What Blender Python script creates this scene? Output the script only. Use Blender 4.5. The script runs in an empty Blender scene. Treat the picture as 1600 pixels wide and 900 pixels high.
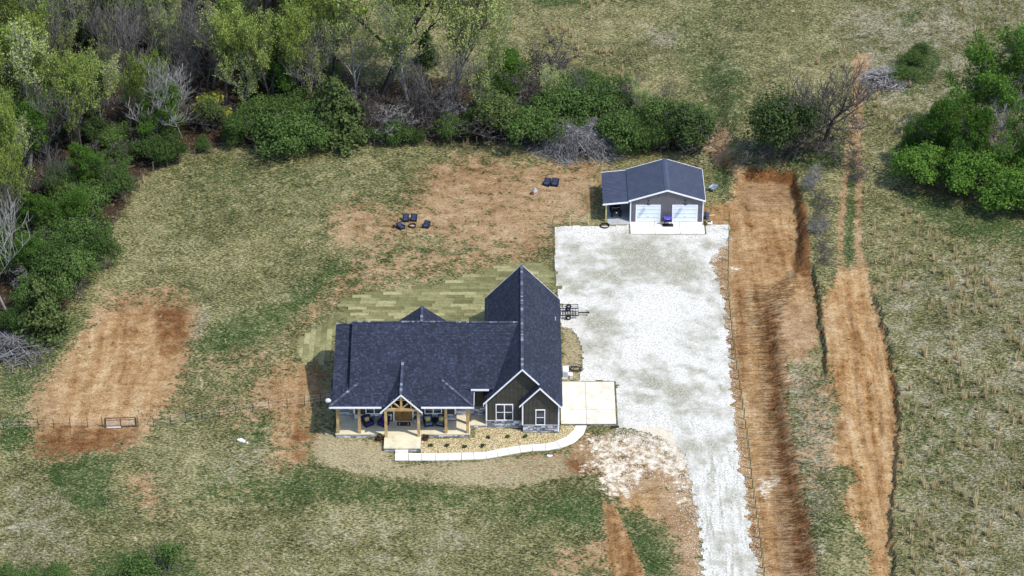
import bpy, bmesh, math, random
import numpy as np
from mathutils import Vector, Matrix

# ------------------------------------------------------------------ camera
F = 4400.0; P = math.radians(33.0); S = 15.5          # focal length in photo pixels, pitch, px per metre at the house
_a = math.atan((672-450)/F); _sl = (F/S)/math.cos(_a)
H = _sl*math.sin(P+_a); YC = -_sl*math.cos(P+_a)
CP, SP = math.cos(P), math.sin(P)
sc = bpy.context.scene
col = sc.collection
cam = bpy.data.cameras.new('camera'); co = bpy.data.objects.new('camera', cam); col.objects.link(co)
cam.sensor_width = 36.0; cam.lens = 36.0*F/1600.0; cam.clip_start = 1.0; cam.clip_end = 20000.0
co.location = (0, YC, H); co.rotation_euler = (math.pi/2-P, 0, 0)
sc.camera = co
# ------------------------------------------------------------------ light
w = bpy.data.worlds.new('World'); sc.world = w; w.use_nodes = True
nt = w.node_tree; bg = nt.nodes['Background']
sky = nt.nodes.new('ShaderNodeTexSky'); sky.sky_type = 'NISHITA'; sky.sun_disc = False
SUN = Vector((0.45, -0.28, 0.848)).normalized()
sky.sun_elevation = math.asin(SUN.z); sky.sun_rotation = math.atan2(SUN.x, SUN.y)
nt.links.new(sky.outputs[0], bg.inputs[0]); bg.inputs[1].default_value = 0.15
sl = bpy.data.lights.new('sun', 'SUN'); so = bpy.data.objects.new('sun', sl); col.objects.link(so)
sl.energy = 2.45; sl.angle = math.radians(0.6); sl.color = (1.0, 0.95, 0.87)
so.rotation_euler = SUN.to_track_quat('Z', 'Y').to_euler(); so.location = (40, -40, 120)
sc.view_settings.view_transform = 'Standard'; sc.view_settings.look = 'None'
sc.view_settings.exposure = 0.88; sc.view_settings.gamma = 1.0
sc.cycles.max_bounces = 5; sc.cycles.diffuse_bounces = 3; sc.cycles.transparent_max_bounces = 4

random.seed(7); RNG = np.random.default_rng(7)

# ------------------------------------------------------------------ photo <-> world
def proj(X, Y, Z):
    dy = Y-YC; dz = Z-H
    d = dy*CP-dz*SP; v = -(dy*SP+dz*CP)
    return 800+F*X/d, 450+F*v/d
def G(px, py, z=0.0):
    x = (px-800)/F; v = (py-450)/F
    t = (z-H)/(-SP-v*CP)
    return x*t, YC+(CP-v*SP)*t
def V(px, py, Y):
    x = (px-800)/F; v = (py-450)/F
    t = (Y-YC)/(CP-v*SP)
    return x*t, H+(-SP-v*CP)*t

# ------------------------------------------------------------------ noise
_T = RNG.random((256, 256)).astype(np.float32)
def vnoise(x, y):
    x = np.asarray(x, dtype=np.float64); y = np.asarray(y, dtype=np.float64)
    xi = np.floor(x).astype(int); yi = np.floor(y).astype(int)
    fx = x-xi; fy = y-yi; fx = fx*fx*(3-2*fx); fy = fy*fy*(3-2*fy)
    a = _T[xi & 255, yi & 255]; b = _T[(xi+1) & 255, yi & 255]
    c = _T[xi & 255, (yi+1) & 255]; d = _T[(xi+1) & 255, (yi+1) & 255]
    return (a*(1-fx)+b*fx)*(1-fy)+(c*(1-fx)+d*fx)*fy
def fbm(x, y, n=4):
    s = 0; a = 1; t = 0
    for i in range(n):
        s = s+a*vnoise(x*2**i+17.3*i, y*2**i+9.1*i); t += a; a *= .55
    return s/t
def sstep(t):
    t = np.clip(t, 0, 1); return t*t*(3-2*t)

# ------------------------------------------------------------------ paint canvas (2 photo px per cell)
CX0, CY0, CW, CH = -300, -150, 1100, 620
_cx = CX0+2*(np.arange(CW)+.5); _cy = CY0+2*(np.arange(CH)+.5)
def poly_mask(pts):
    m = np.zeros((CH, CW), bool)
    xs = [p[0] for p in pts]; ys = [p[1] for p in pts]
    i0 = max(0, int((min(xs)-CX0)/2)-1); i1 = min(CW, int((max(xs)-CX0)/2)+2)
    j0 = max(0, int((min(ys)-CY0)/2)-1); j1 = min(CH, int((max(ys)-CY0)/2)+2)
    if i1 <= i0 or j1 <= j0: return m
    X = _cx[None, i0:i1]; Y = _cy[j0:j1, None]
    ins = np.zeros((j1-j0, i1-i0), bool)
    for k in range(len(pts)):
        (xa, ya), (xb, yb) = pts[k], pts[k-1]
        if ya == yb: continue
        ins ^= ((ya > Y) != (yb > Y)) & (X < (xb-xa)*(Y-ya)/(yb-ya)+xa)
    m[j0:j1, i0:i1] = ins
    return m
def blur(a, r):
    r = int(round(r/2))
    if r < 1: return a.astype(np.float32)
    a = a.astype(np.float32)
    for ax in (0, 1):
        for _ in range(2):
            pad = [(0, 0), (0, 0)]; pad[ax] = (r+1, r)
            c = np.cumsum(np.pad(a, pad, mode='edge'), axis=ax)
            n = a.shape[ax]
            hi = np.take(c, np.arange(2*r+1, 2*r+1+n), axis=ax); lo = np.take(c, np.arange(0, n), axis=ax)
            a = (hi-lo)/(2*r+1)
    return a
def layer(items):
    L = np.zeros((CH, CW), np.float32)
    for pts, s, r in items:
        m = blur(poly_mask(pts), r)*s
        L = L+m-L*m if s >= 0 else L*(1+m)
    return np.clip(L, 0, 1)
def sample(L, px, py):
    fx = np.clip((px-CX0)/2-.5, 0, CW-1.001); fy = np.clip((py-CY0)/2-.5, 0, CH-1.001)
    ix = fx.astype(int); iy = fy.astype(int); ax = fx-ix; ay = fy-iy
    return (L[iy, ix]*(1-ax)+L[iy, ix+1]*ax)*(1-ay)+(L[iy+1, ix]*(1-ax)+L[iy+1, ix+1]*ax)*ay
def seg(x0, y0, x1, y1, wd):                                  # thin quad along a line
    dx, dy = x1-x0, y1-y0; l = math.hypot(dx, dy); nx, ny = -dy/l*wd/2, dx/l*wd/2
    return [(x0+nx, y0+ny), (x1+nx, y1+ny), (x1-nx, y1-ny), (x0-nx, y0-ny)]
def path(pts, wd, s, r): return [(seg(*pts[i], *pts[i+1], wd), s, r) for i in range(len(pts)-1)]

DRIVE = [(866,355),(900,353),(945,354),(985,352),(1060,352),(1140,352),(1139,368),(1131,384),(1117,397),(1111,408),(1116,428),(1124,448),(1131,470),(1132,500),(1137,530),(1140,560),(1143,600),(1147,640),(1151,680),(1155,720),(1163,760),(1168,800),(1170,840),(1181,880),(1188,920),(1230,1120),(1125,1120),(1099,920),(1097,880),(1095,840),(1093,810),(1084,780),(1079,750),(1076,725),(1062,705),(1045,690),(1015,676),(985,672),(960,668),(960,597),(905,597),(909,575),(911,560),(909,540),(902,525),(893,514),(877,511),(872,470),(867,420)]
FLAT = [(480,770),(440,600),(520,470),(760,400),(862,400),(862,340),(930,240),(1115,235),(1142,345),(1138,380),(1120,420),(1138,480),(1150,640),(1165,760),(1185,880),(1230,1080),(1060,1080),(1040,780),(950,720),(760,745)]
M_flat = blur(poly_mask(FLAT), 14)

DIRT = [
 ([(150,470),(290,468),(318,488),(300,540),(290,580),(272,622),(250,650),(215,700),(150,705),(60,722),(42,704),(60,664),(25,642),(60,602),(110,545),(140,500)], .95, 20),
 ([(500,318),(560,310),(620,335),(655,300),(645,262),(720,238),(800,250),(900,245),(960,238),(1010,250),(960,262),(940,300),(930,352),(865,352),(858,405),(760,402),(700,380),(640,372),(560,398),(515,400),(510,350)], .76, 24),
 ([(560,400),(640,385),(760,400),(860,400),(840,412),(740,428),(640,446),(560,462),(500,500),(470,530),(440,560),(430,520),(500,450)], .5, 12),
 ([(420,575),(500,555),(525,600),(492,640),(487,715),(450,735),(410,760),(430,660),(400,620),(405,590)], .85, 22),
 ([(1090,320),(1140,320),(1152,275),(1122,260),(1100,235),(1110,200),(1138,202),(1150,262),(1180,262),(1240,268),(1262,330),(1268,420),(1282,520),(1262,560),(1230,560),(1228,640),(1244,720),(1266,820),(1280,900),(1300,1000),(1180,1000),(1140,620),(1100,420),(1140,352),(1100,352)], .98, 6),
 ([(1310,425),(1352,400),(1376,500),(1402,600),(1408,690),(1394,800),(1392,900),(1400,1000),(1370,1000),(1362,900),(1350,850),(1312,782),(1345,742),(1300,722),(1312,640),(1290,560),(1283,470)], .92, 9),
 ([(1230,560),(1300,560),(1310,720),(1270,800),(1240,720)], .42, 14),
 ([(905,678),(1060,676),(1092,760),(1097,900),(1105,980),(1070,980),(1052,830),(1005,802),(962,792),(930,742),(880,742)], .85, 10),
 ([(938,775),(965,798),(1002,880),(1030,980),(975,980),(962,900),(948,840)], .98, 4),
 ([(180,735),(240,725),(265,790),(310,830),(230,800),(200,775)], .55, 14),
 ([(260,640),(420,590),(430,640),(360,690),(330,640),(280,660)], .45, 16),
 ([(700,705),(900,690),(930,730),(870,760),(720,728)], .35, 12),
 ([(860,860),(960,830),(975,900),(840,910)], .55, 12),
 ([(300,580),(340,545),(420,540),(420,570),(330,600)], .4, 12),
 ([(150,450),(290,440),(310,460),(220,468),(150,470)], .45, 8),
 ([(600,700),(690,722),(680,735),(600,722)], .3, 8),
] + path([(1345,88),(1335,150),(1330,200),(1318,300),(1312,400),(1318,450)], 10, .95, 5) + path([(1352,88),(1345,150),(1342,200),(1340,300),(1342,400),(1352,470)], 10, .95, 5) \
  + [([(1440,0),(1475,-5),(1500,-20),(1460,-20)], .7, 5), ([(1325,85),(1360,85),(1352,118),(1335,120)], .8, 5)]
DARK = [   # red-brown earth; steep banks also have their shade painted in
 ([(240,470),(300,470),(295,540),(260,580),(240,530)], .6, 10),
 ([(80,660),(230,665),(200,700),(70,722),(45,704)], .6, 8),
 ([(460,600),(515,590),(492,640),(488,712),(440,730),(445,650)], .5, 14),
 ([(470,562),(524,556),(520,600),(490,600)], .6, 8),
 ([(900,300),(945,295),(943,350),(925,352)], .5, 6),
 ([(1232,288),(1244,330),(1247,382),(1238,420),(1262,440),(1268,420),(1262,330),(1246,270),(1170,262),(1160,285)], .95, 5),  # pit bank: brown earth with its shaded side painted darker
 ([(1180,455),(1215,480),(1223,560),(1228,640),(1244,720),(1266,820),(1278,900),(1240,900),(1234,820),(1210,720),(1200,640),(1193,560),(1182,500)], .6, 8),
 ([(1145,440),(1160,440),(1172,560),(1190,640),(1175,650),(1150,560)], .4, 5),
 ([(938,775),(965,798),(1002,880),(1030,980),(975,980),(962,900),(948,840)], .42, 6),
 ([(1375,500),(1396,560),(1406,640),(1396,660),(1385,560)], .5, 4),  # shadow edge of the track bank, painted as dark soil colour
 ([(1290,660),(1330,650),(1320,700),(1300,700)], .4, 8),
 ([(880,725),(925,700),(920,745),(890,750)], .5, 6),
 ([(130,110),(300,60),(330,120),(180,200)], .7, 16), ([(530,110),(550,105),(560,140),(535,140)], .9, 6),
] + path([(1326,440),(1338,560),(1345,660),(1352,760),(1368,900)], 9, .5, 5) + path([(1352,470),(1372,600),(1378,700),(1376,800),(1382,900)], 8, .45, 5) + path([(1272,430),(1276,455),(1282,500),(1286,540),(1292,590)], 9, .9, 3) + path([(1370,480),(1385,540),(1395,600),(1404,640),(1402,720),(1393,800),(1396,900)], 7, .8, 3) + path([(560,372),(640,382)], 8, .4, 4)  # wheel ruts; strips on both bank edges paint in their shadow line
GREEN = [
 ([(300,525),(360,492),(420,470),(520,402),(625,392),(610,430),(560,452),(480,486),(430,520),(380,545),(310,565)], .75, 14),
 ([(440,735),(560,730),(700,755),(850,785),(950,785),(945,850),(700,800),(500,790),(430,800),(300,775),(300,740)], .72, 18),
 ([(60,725),(185,712),(165,790),(205,822),(110,795)], .85, 12), ([(0,650),(85,650),(80,675),(0,720)], .85, 8),
 ([(205,640),(248,640),(250,668),(205,668)], .95, 6), ([(150,735),(110,718),(200,716)], .9, 6),
 ([(70,485),(140,490),(112,545),(60,598),(0,645),(0,585),(60,560)], .7, 12),
 ([(1322,180),(1340,180),(1338,420),(1318,430)], .75, 6), ([(1380,110),(1450,68),(1475,90),(1430,160),(1390,130)], 1, 8),
 ([(1395,290),(1500,320),(1600,335),(1700,340),(1700,385),(1540,385),(1420,330)], .9, 12),
 ([(1000,0),(1170,0),(1180,130),(1130,210),(1060,110)], .4, 25), ([(1120,250),(1150,250),(1140,300),(1105,310)], .7, 8),
 ([(1070,100),(1150,110),(1160,220),(1130,200)], .5, 12), ([(1200,225),(1320,215),(1310,270),(1230,262)], .8, 10),
 ([(1420,15),(1465,0),(1420,45),(1390,60)], .8, 6), ([(820,-15),(940,-15),(930,8),(840,8)], 1, 6),
 ([(300,240),(640,232),(660,280),(560,330),(420,330),(300,400),(240,380)], .38, 25),
 ([(820,790),(940,780),(1000,800),(1040,860),(1060,900),(1000,905),(980,830)], .7, 10),
 ([(150,860),(300,860),(330,920),(120,920)], .75, 14), ([(0,880),(110,880),(110,920),(0,920)], .8, 10),
 ([(1385,650),(1470,640),(1500,720),(1400,800)], .4, 20), ([(1480,560),(1560,600),(1540,680),(1480,660)], .4, 20),
 ([(1230,700),(1300,730),(1340,820),(1300,870),(1250,800)], .35, 12), ([(380,640),(425,640),(415,700),(350,690)], .55, 10),
 ([(560,395),(700,375),(690,395),(560,412)], .7, 8), ([(330,600),(420,560),(430,600),(340,640)], .5, 12),
 ([(1190,640),(1205,640),(1210,720),(1195,720)], .5, 4), ([(0,560),(60,520),(40,560),(0,590)], .5, 8),
 ([(740,235),(830,235),(860,300),(760,300)], .3, 14), ([(1330,780),(1355,800),(1370,870),(1350,880)], .7, 5),
 ([(370,630),(470,560),(480,600),(440,700)], .35, 14), ([(880,760),(960,770),(940,800),(860,790)], .5, 8),
]
DRY = [
 ([(1400,380),(1600,380),(1750,380),(1750,1050),(1400,1050),(1410,700),(1370,480)], .55, 30),
 ([(1280,0),(1800,-120),(1800,200),(1350,180),(1300,100)], .6, 30), ([(0,740),(100,740),(160,830),(120,900),(0,900)], .55, 20),
 ([(380,800),(800,810),(820,900),(300,900)], .4, 25), ([(1220,560),(1300,580),(1310,720),(1290,900),(1250,800)], .8, 12),
 ([(290,490),(330,480),(320,540),(270,560)], .8, 8), ([(1000,45),(1060,40),(1065,85),(1010,85)], .7, 8),
 ([(330,690),(440,680),(430,740),(340,760)], .5, 16), ([(660,250),(700,262),(680,280),(655,270)], .5, 6),
 ([(970,800),(1040,850),(1060,880),(1000,870)], .7, 8), ([(10,540),(50,530),(45,570),(10,570)], .9, 6),
]
STRAW = [
 ([(485,705),(492,680),(525,678),(600,690),(620,725),(700,722),(900,705),(960,668),(972,690),(905,745),(800,762),(700,758),(560,742),(490,722)], .9, 8),
 ([(492,565),(524,560),(524,700),(490,700),(500,640)], .5, 8),
 ([(878,512),(895,514),(910,540),(909,575),(904,597),(878,597)], .75, 3),
 ([(870,500),(900,505),(900,520),(870,520)], .5, 4), ([(560,410),(760,395),(760,415),(620,430)], .35, 10),
 ([(960,790),(1000,800),(1010,830)], .3, 6),
]
WHITE = [
 ([(915,678),(1062,674),(1075,720),(1045,742),(1010,740),(1000,765),(955,790),(938,760),(930,720)], .72, 8),
 ([(1183,748),(1225,744),(1205,765),(1200,790),(1190,780),(1180,760)], .75, 4), ([(1140,418),(1165,418),(1165,424),(1140,424)], .8, 2),
 ([(1050,690),(1078,720),(1096,830),(1070,810),(1045,760)], .6, 12), ([(895,690),(935,690),(935,760),(905,745)], .45, 10), ([(1005,400),(1120,395),(1118,440),(1108,425)], .3, 4),
 ([(290,610),(345,570),(350,580),(300,620)], .4, 5),
]
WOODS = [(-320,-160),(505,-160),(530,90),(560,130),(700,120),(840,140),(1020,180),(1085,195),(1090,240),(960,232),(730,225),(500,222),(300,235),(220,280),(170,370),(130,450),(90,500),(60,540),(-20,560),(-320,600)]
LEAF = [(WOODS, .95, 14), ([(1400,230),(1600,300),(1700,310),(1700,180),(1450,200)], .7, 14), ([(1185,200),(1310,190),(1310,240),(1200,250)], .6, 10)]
L_dirt, L_dark, L_green = layer(DIRT), layer(DARK), layer(GREEN)
L_dry, L_straw, L_white, L_leaf = layer(DRY), layer(STRAW), layer(WHITE), layer(LEAF)

L_trk = layer([([(1285,430),(1352,420),(1410,600),(1410,1000),(1330,1000),(1300,700)], 1, 12), ([(1145,330),(1250,330),(1260,470),(1200,470),(1215,1000),(1150,1000),(1140,480)], .8, 10), ([(100,560),(150,480),(290,470),(280,620),(200,690),(60,700)], .65, 20), ([(1095,240),(1150,265),(1150,350),(1095,350)], .8, 10), ([(420,575),(500,560),(490,700),(430,720)], .5, 15), ([(940,775),(1020,775),(1060,1000),(960,1000)], .8, 8)])
L_dark = np.clip(L_dark+.0, 0, 1)
# ------------------------------------------------------------------ terrain height
def _line(rows, z):
    out = sorted([(G(px, py, z)[1], G(px, py, z)[0]) for py, px in rows])
    return np.array([o[0] for o in out]), np.array([o[1] for o in out])
_toe = _line([(230,1222),(290,1232),(330,1242),(380,1245),(420,1236),(450,1192),(480,1181),(560,1196),(640,1203),(720,1212),(820,1235),(900,1243),(1100,1262)], 0)
_cre = _line([(230,1244),(290,1250),(330,1257),(380,1261),(420,1262),(450,1240),(480,1219),(560,1226),(640,1232),(720,1248),(820,1269),(900,1282),(1100,1308)], .9)
_b1h = _line([(230,1.4),(420,1.4),(450,1.0),(480,.75),(900,.75)], 0)
_b1h = (_b1h[0], np.interp(_b1h[0], *(lambda L: (np.array([G(800, r[0])[1] for r in L][::-1]), np.array([r[1] for r in L][::-1])))([(230,1.4),(420,1.4),(450,1.0),(480,.75),(900,.75)])))
_b2 = _line([(420,1268),(450,1274),(520,1283),(560,1287),(620,1293)], 1.0)
_b3 = _line([(440,1355),(480,1369),(540,1386),(600,1397),(640,1404),(700,1404),(760,1394),(820,1391),(900,1396),(1100,1405)], 1.3)
def yrow(py): return G(800, py)[1]
def hgt(X, Y, fine=True):
    X = np.asarray(X, float); Y = np.asarray(Y, float)
    far = 1-sstep((Y-62)/30)
    xt = np.interp(Y, *_toe); xc = np.interp(Y, *_cre); hh = np.interp(Y, *_b1h)
    wob = (fbm(X*.0+3, Y*.9)-.5)*.9
    t = (X+wob-xt)/np.maximum(xc-xt, .35)
    b1 = hh*sstep(t)
    y0, y1 = yrow(292), yrow(266)
    wob2 = (fbm(X*.8, Y*0+5)-.5)*1.2
    xm_ = G(1196, 280)[0]; rnd = np.clip(np.abs(X-xm_)/4.2, 0, 1.3)**3*2.6
    hb = 1.4*sstep((Y+wob2+rnd-y0)/(y1-y0))*sstep((X-G(1118, 270)[0])/(G(1162, 270)[0]-G(1118, 270)[0]))
    z = np.maximum(b1, hb)
    f2 = sstep((yrow(425)-Y)/2)*sstep((Y-yrow(615))/4)
    z = z+.75*f2*sstep((X+(fbm(Y*1.4, X*0+8)-.5)*.8-np.interp(Y, *_b2))/.22)
    f3 = sstep((yrow(455)-Y)/5)
    z = z+.7*f3*sstep((X+(fbm(Y*1.1, X*0+2)-.5)*1.3-np.interp(Y, *_b3))/.22)
    z = z+.35*sstep((X-38)/25)
    z = z*far
    if fine:
        px, py = proj(X, Y, z)
        fl = sample(M_flat, px, py)
        di = sample(L_dirt, px, py)
        lo = (1-fl)
        z = z+lo*((fbm(X*.16, Y*.16, 3)-.5)*.5+(fbm(X*1.1, Y*1.1, 3)-.5)*.16)+(.25+.75*lo)*(fbm(X*2.7+40, Y*2.7, 2)-.5)*.07*(sample(L_straw, px, py)*.2+lo+.02)
        face = sstep(t*3)*sstep((1.15-t)*4)*sstep((yrow(300)-Y)/2)
        z = z-face*.34*np.abs(fbm(Y*2.3, X*.35+3, 3)-.5)*2*1.2
        inpit = sstep((X-G(1145, 400)[0])/1.5)*(1-sstep((X-xt)/.5))*sstep((Y-yrow(450))/3)
        z = z+inpit*(fbm(X*.5, Y*1.6, 3)-.5)*.3
        trk = sstep((X-np.interp(Y, *_b2)-1.5)/1.5)*(1-sstep((X-np.interp(Y, *_b3))/.5))*f3
        z = z+trk*((fbm(X*1.6, Y*.12, 3)-.5)*.42)
        left = di*(X < -20)
        z = z+left*((fbm(X*.5+7, Y*1.0, 3)-.5)*.30)
    return z
def hz(x, y): return float(hgt(np.array([x]), np.array([y]))[0])
def on_ground(px, py):                                         # photo pixel -> point on the terrain
    z = 0.0
    for _ in range(6):
        x, y = G(px, py, z); z = hz(x, y)
    return x, y, z

# ------------------------------------------------------------------ materials
MATS = {}
def _base(name, rough=.9, spec=.2):
    m = bpy.data.materials.new(name); m.use_nodes = True; n = m.node_tree.nodes; l = m.node_tree.links
    b = n['Principled BSDF']; b.inputs['Roughness'].default_value = rough
    b.inputs['Specular IOR Level'].default_value = spec
    MATS[name] = m
    return m, n, l, b
def c4(c): return (c[0], c[1], c[2], 1)
def ramp(n, stops, interp='LINEAR'):
    r = n.new('ShaderNodeValToRGB'); e = r.color_ramp; e.interpolation = interp
    while len(e.elements) > 1: e.elements.remove(e.elements[-1])
    e.elements[0].position = stops[0][0]; e.elements[0].color = c4(stops[0][1])
    for p, c in stops[1:]:
        q = e.elements.new(p); q.color = c4(c)
    return r
def noise(n, l, vec, scale, detail=4, rough=.6):
    t = n.new('ShaderNodeTexNoise'); t.inputs['Scale'].default_value = scale
    t.inputs['Detail'].default_value = detail; t.inputs['Roughness'].default_value = rough
    if vec is not None: l.new(vec, t.inputs['Vector'])
    return t.outputs['Fac']
def mth(n, l, op, a, b=None, clamp=False):
    x = n.new('ShaderNodeMath'); x.operation = op; x.use_clamp = clamp
    for i, v in enumerate((a, b)):
        if v is None: continue
        if isinstance(v, (int, float)): x.inputs[i].default_value = v
        else: l.new(v, x.inputs[i])
    return x.outputs[0]
def mixc(n, l, fac, a, b):
    x = n.new('ShaderNodeMix'); x.data_type = 'RGBA'
    if isinstance(fac, (int, float)): x.inputs[0].default_value = fac
    else: l.new(fac, x.inputs[0])
    for i, v in ((6, a), (7, b)):
        if isinstance(v, tuple): x.inputs[i].default_value = c4(v)
        else: l.new(v, x.inputs[i])
    return x.outputs[2]
def remap(n, l, v, a, b):
    x = n.new('ShaderNodeMapRange'); x.clamp = True; x.interpolation_type = 'SMOOTHSTEP'
    l.new(v, x.inputs['Value']); x.inputs['From Min'].default_value = a; x.inputs['From Max'].default_value = b
    return x.outputs[0]
def bump(n, l, b, h, strength=.5, dist=.05):
    x = n.new('ShaderNodeBump'); x.inputs['Strength'].default_value = strength; x.inputs['Distance'].default_value = dist
    l.new(h, x.inputs['Height']); l.new(x.outputs[0], b.inputs['Normal'])
def m_noise(name, stops, scale, rough=.85, spec=.2, bmp=0, detail=4, metal=0):
    m, n, l, b = _base(name, rough, spec)
    tc = n.new('ShaderNodeTexCoord'); f = noise(n, l, tc.outputs['Object'], scale, detail)
    r = ramp(n, stops); l.new(f, r.inputs[0]); l.new(r.outputs[0], b.inputs['Base Color'])
    b.inputs['Metallic'].default_value = metal
    if bmp: bump(n, l, b, f, bmp, .03)
    return m
def m_island(name, stops, rough=.85, spec=.15, obj_rand=False, transl=0, fine=0):
    m, n, l, b = _base(name, rough, spec)
    if obj_rand:
        oi = n.new('ShaderNodeObjectInfo'); v = oi.outputs['Random']
    else:
        g = n.new('ShaderNodeNewGeometry'); v = g.outputs['Random Per Island']
    if transl and not obj_rand:                                # leaves: shift the whole crown a little, per plant
        oi = n.new('ShaderNodeObjectInfo')
        v = mth(n, l, 'ADD', mth(n, l, 'MULTIPLY', v, .6), mth(n, l, 'MULTIPLY', oi.outputs['Random'], .4))
    r = ramp(n, stops); l.new(v, r.inputs[0]); c = r.outputs[0]
    if fine:
        tc = n.new('ShaderNodeTexCoord'); f = noise(n, l, tc.outputs['Object'], fine, 3)
        g2 = ramp(n, [(.3, (.68,)*3), (.7, (1.2,)*3)]); l.new(f, g2.inputs[0])
        x = n.new('ShaderNodeMix'); x.data_type = 'RGBA'; x.blend_type = 'MULTIPLY'; x.inputs[0].default_value = 1
        l.new(c, x.inputs[6]); l.new(g2.outputs[0], x.inputs[7]); c = x.outputs[2]
    l.new(c, b.inputs['Base Color'])
    if transl:
        t = n.new('ShaderNodeBsdfTranslucent'); l.new(c, t.inputs[0])
        ms = n.new('ShaderNodeMixShader'); ms.inputs[0].default_value = transl
        l.new(b.outputs[0], ms.inputs[1]); l.new(t.outputs[0], ms.inputs[2])
        l.new(ms.outputs[0], n['Material Output'].inputs[0])
    return m

def ground_material():
    m, n, l, b = _base('earth_and_grass', .95, .05)
    tc = n.new('ShaderNodeTexCoord'); vec = tc.outputs['Object']
    A = n.new('ShaderNodeAttribute'); A.attribute_name = 'paint_a'
    B = n.new('ShaderNodeAttribute'); B.attribute_name = 'paint_b'
    sa = n.new('ShaderNodeSeparateColor'); l.new(A.outputs['Color'], sa.inputs[0])
    sb = n.new('ShaderNodeSeparateColor'); l.new(B.outputs['Color'], sb.inputs[0])
    dirt, dark, green = sa.outputs; dry, straw, white = sb.outputs; leaf = A.outputs['Alpha']
    mp = n.new('ShaderNodeMapping'); mp.inputs['Rotation'].default_value = (0, 0, .5); mp.inputs['Scale'].default_value = (1, 1.7, 1)
    l.new(vec, mp.inputs[0])
    n1 = noise(n, l, mp.outputs[0], 3.2, 3, .7)        # blades and tufts, a few decimetres
    n2 = noise(n, l, vec, .55, 4, .65)                 # patches of a metre or two
    n3 = noise(n, l, vec, .10, 4, .6)                  # broad
    n4 = noise(n, l, vec, 1.4, 3, .7)
    mp3 = n.new('ShaderNodeMapping'); mp3.inputs['Location'].default_value = (31, 17, 5); l.new(vec, mp3.inputs[0])
    n3b = noise(n, l, mp3.outputs[0], .13, 4, .6)
    mp2 = n.new('ShaderNodeMapping'); mp2.inputs['Scale'].default_value = (.75, 1.15, 1); l.new(vec, mp2.inputs[0])
    n5 = noise(n, l, mp2.outputs[0], 1.1, 4, .7)       # scrape marks
    def brk(mask, k, lo=.38, hi=.62, f=None):          # break a soft mask with noise
        f = f or n4
        s = mth(n, l, 'ADD', mask, mth(n, l, 'MULTIPLY', mth(n, l, 'SUBTRACT', f, .5), k*2.2))
        return remap(n, l, s, lo, hi)
    mac = mth(n, l, 'ADD', mth(n, l, 'MULTIPLY', mth(n, l, 'SUBTRACT', n2, .5), .42), mth(n, l, 'MULTIPLY', mth(n, l, 'SUBTRACT', n3b, .5), .42))
    g1 = mth(n, l, 'ADD', mth(n, l, 'ADD', n1, mth(n, l, 'MULTIPLY', mth(n, l, 'SUBTRACT', n1, .5), .35)), mac)
    mpt = n.new('ShaderNodeMapping'); mpt.inputs['Scale'].default_value = (1.0, .08, 1); mpt.inputs['Rotation'].default_value = (0, 0, .05); l.new(vec, mpt.inputs[0])
    n8 = noise(n, l, vec, 6.5, 2, .6)
    n6 = noise(n, l, mpt.outputs[0], 1.0, 4, .6)
    gr = ramp(n, [(.28, (.022, .028, .010)), (.42, (.082, .084, .033)), (.54, (.162, .156, .064)), (.70, (.33, .295, .16))]); l.new(g1, gr.inputs[0])
    gn = ramp(n, [(.30, (.018, .032, .008)), (.48, (.045, .080, .023)), (.62, (.105, .125, .048)), (.75, (.22, .21, .11))]); l.new(g1, gn.inputs[0])
    dy = ramp(n, [(.27, (.028, .029, .016)), (.43, (.105, .10, .060)), (.56, (.195, .18, .115)), (.74, (.39, .355, .25))]); l.new(g1, dy.inputs[0])
    rust = ramp(n, [(.35, (.15, .080, .034)), (.45, (.25, .153, .075)), (.55, (.335, .228, .125)), (.67, (.46, .35, .225))]); 
    trk = mth(n, l, 'MULTIPLY', B.outputs['Alpha'], mth(n, l, 'MULTIPLY', mth(n, l, 'SUBTRACT', n6, .5), .6))
    dv = mth(n, l, 'ADD', mth(n, l, 'ADD', mth(n, l, 'MULTIPLY', n5, .38), mth(n, l, 'ADD', mth(n, l, 'MULTIPLY', n1, .34), mth(n, l, 'MULTIPLY', n8, .28))), mth(n, l, 'ADD', mth(n, l, 'MULTIPLY', mac, .7), trk))
    l.new(dv, rust.inputs[0])
    clay = ramp(n, [(.33, (.15, .060, .017)), (.44, (.29, .150, .052)), (.55, (.40, .245, .105)), (.67, (.52, .38, .21))]); l.new(dv, clay.inputs[0])
    rdk = ramp(n, [(.33, (.05, .020, .008)), (.47, (.13, .058, .022)), (.64, (.25, .130, .052))]); l.new(dv, rdk.inputs[0])
    st = ramp(n, [(.3, (.15, .12, .065)), (.5, (.31, .26, .15)), (.7, (.47, .41, .26))]); l.new(mth(n, l, 'ADD', n1, mth(n, l, 'MULTIPLY', mac, .5)), st.inputs[0])
    wh = ramp(n, [(.32, (.34, .27, .17)), (.52, (.62, .55, .42)), (.68, (.78, .74, .66))]); l.new(n4, wh.inputs[0])
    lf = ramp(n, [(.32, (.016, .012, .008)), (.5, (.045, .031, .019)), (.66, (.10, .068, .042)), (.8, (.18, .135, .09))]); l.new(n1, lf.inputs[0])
    c = gr.outputs[0]
    c = mixc(n, l, brk(mth(n, l, 'ADD', dry, mth(n, l, 'MULTIPLY', mth(n, l, 'SUBTRACT', n3b, .5), 1.1)), .9, .28, .95, n2), c, dy.outputs[0])
    g2 = mth(n, l, 'ADD', green, mth(n, l, 'MULTIPLY', mth(n, l, 'SUBTRACT', n3, .5), 1.1))
    c = mixc(n, l, brk(g2, 1.25, .34, .74), c, gn.outputs[0])
    c = mixc(n, l, brk(straw, .8, .35, .7), c, st.outputs[0])
    c = mixc(n, l, brk(leaf, .6, .4, .7), c, lf.outputs[0])
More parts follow.
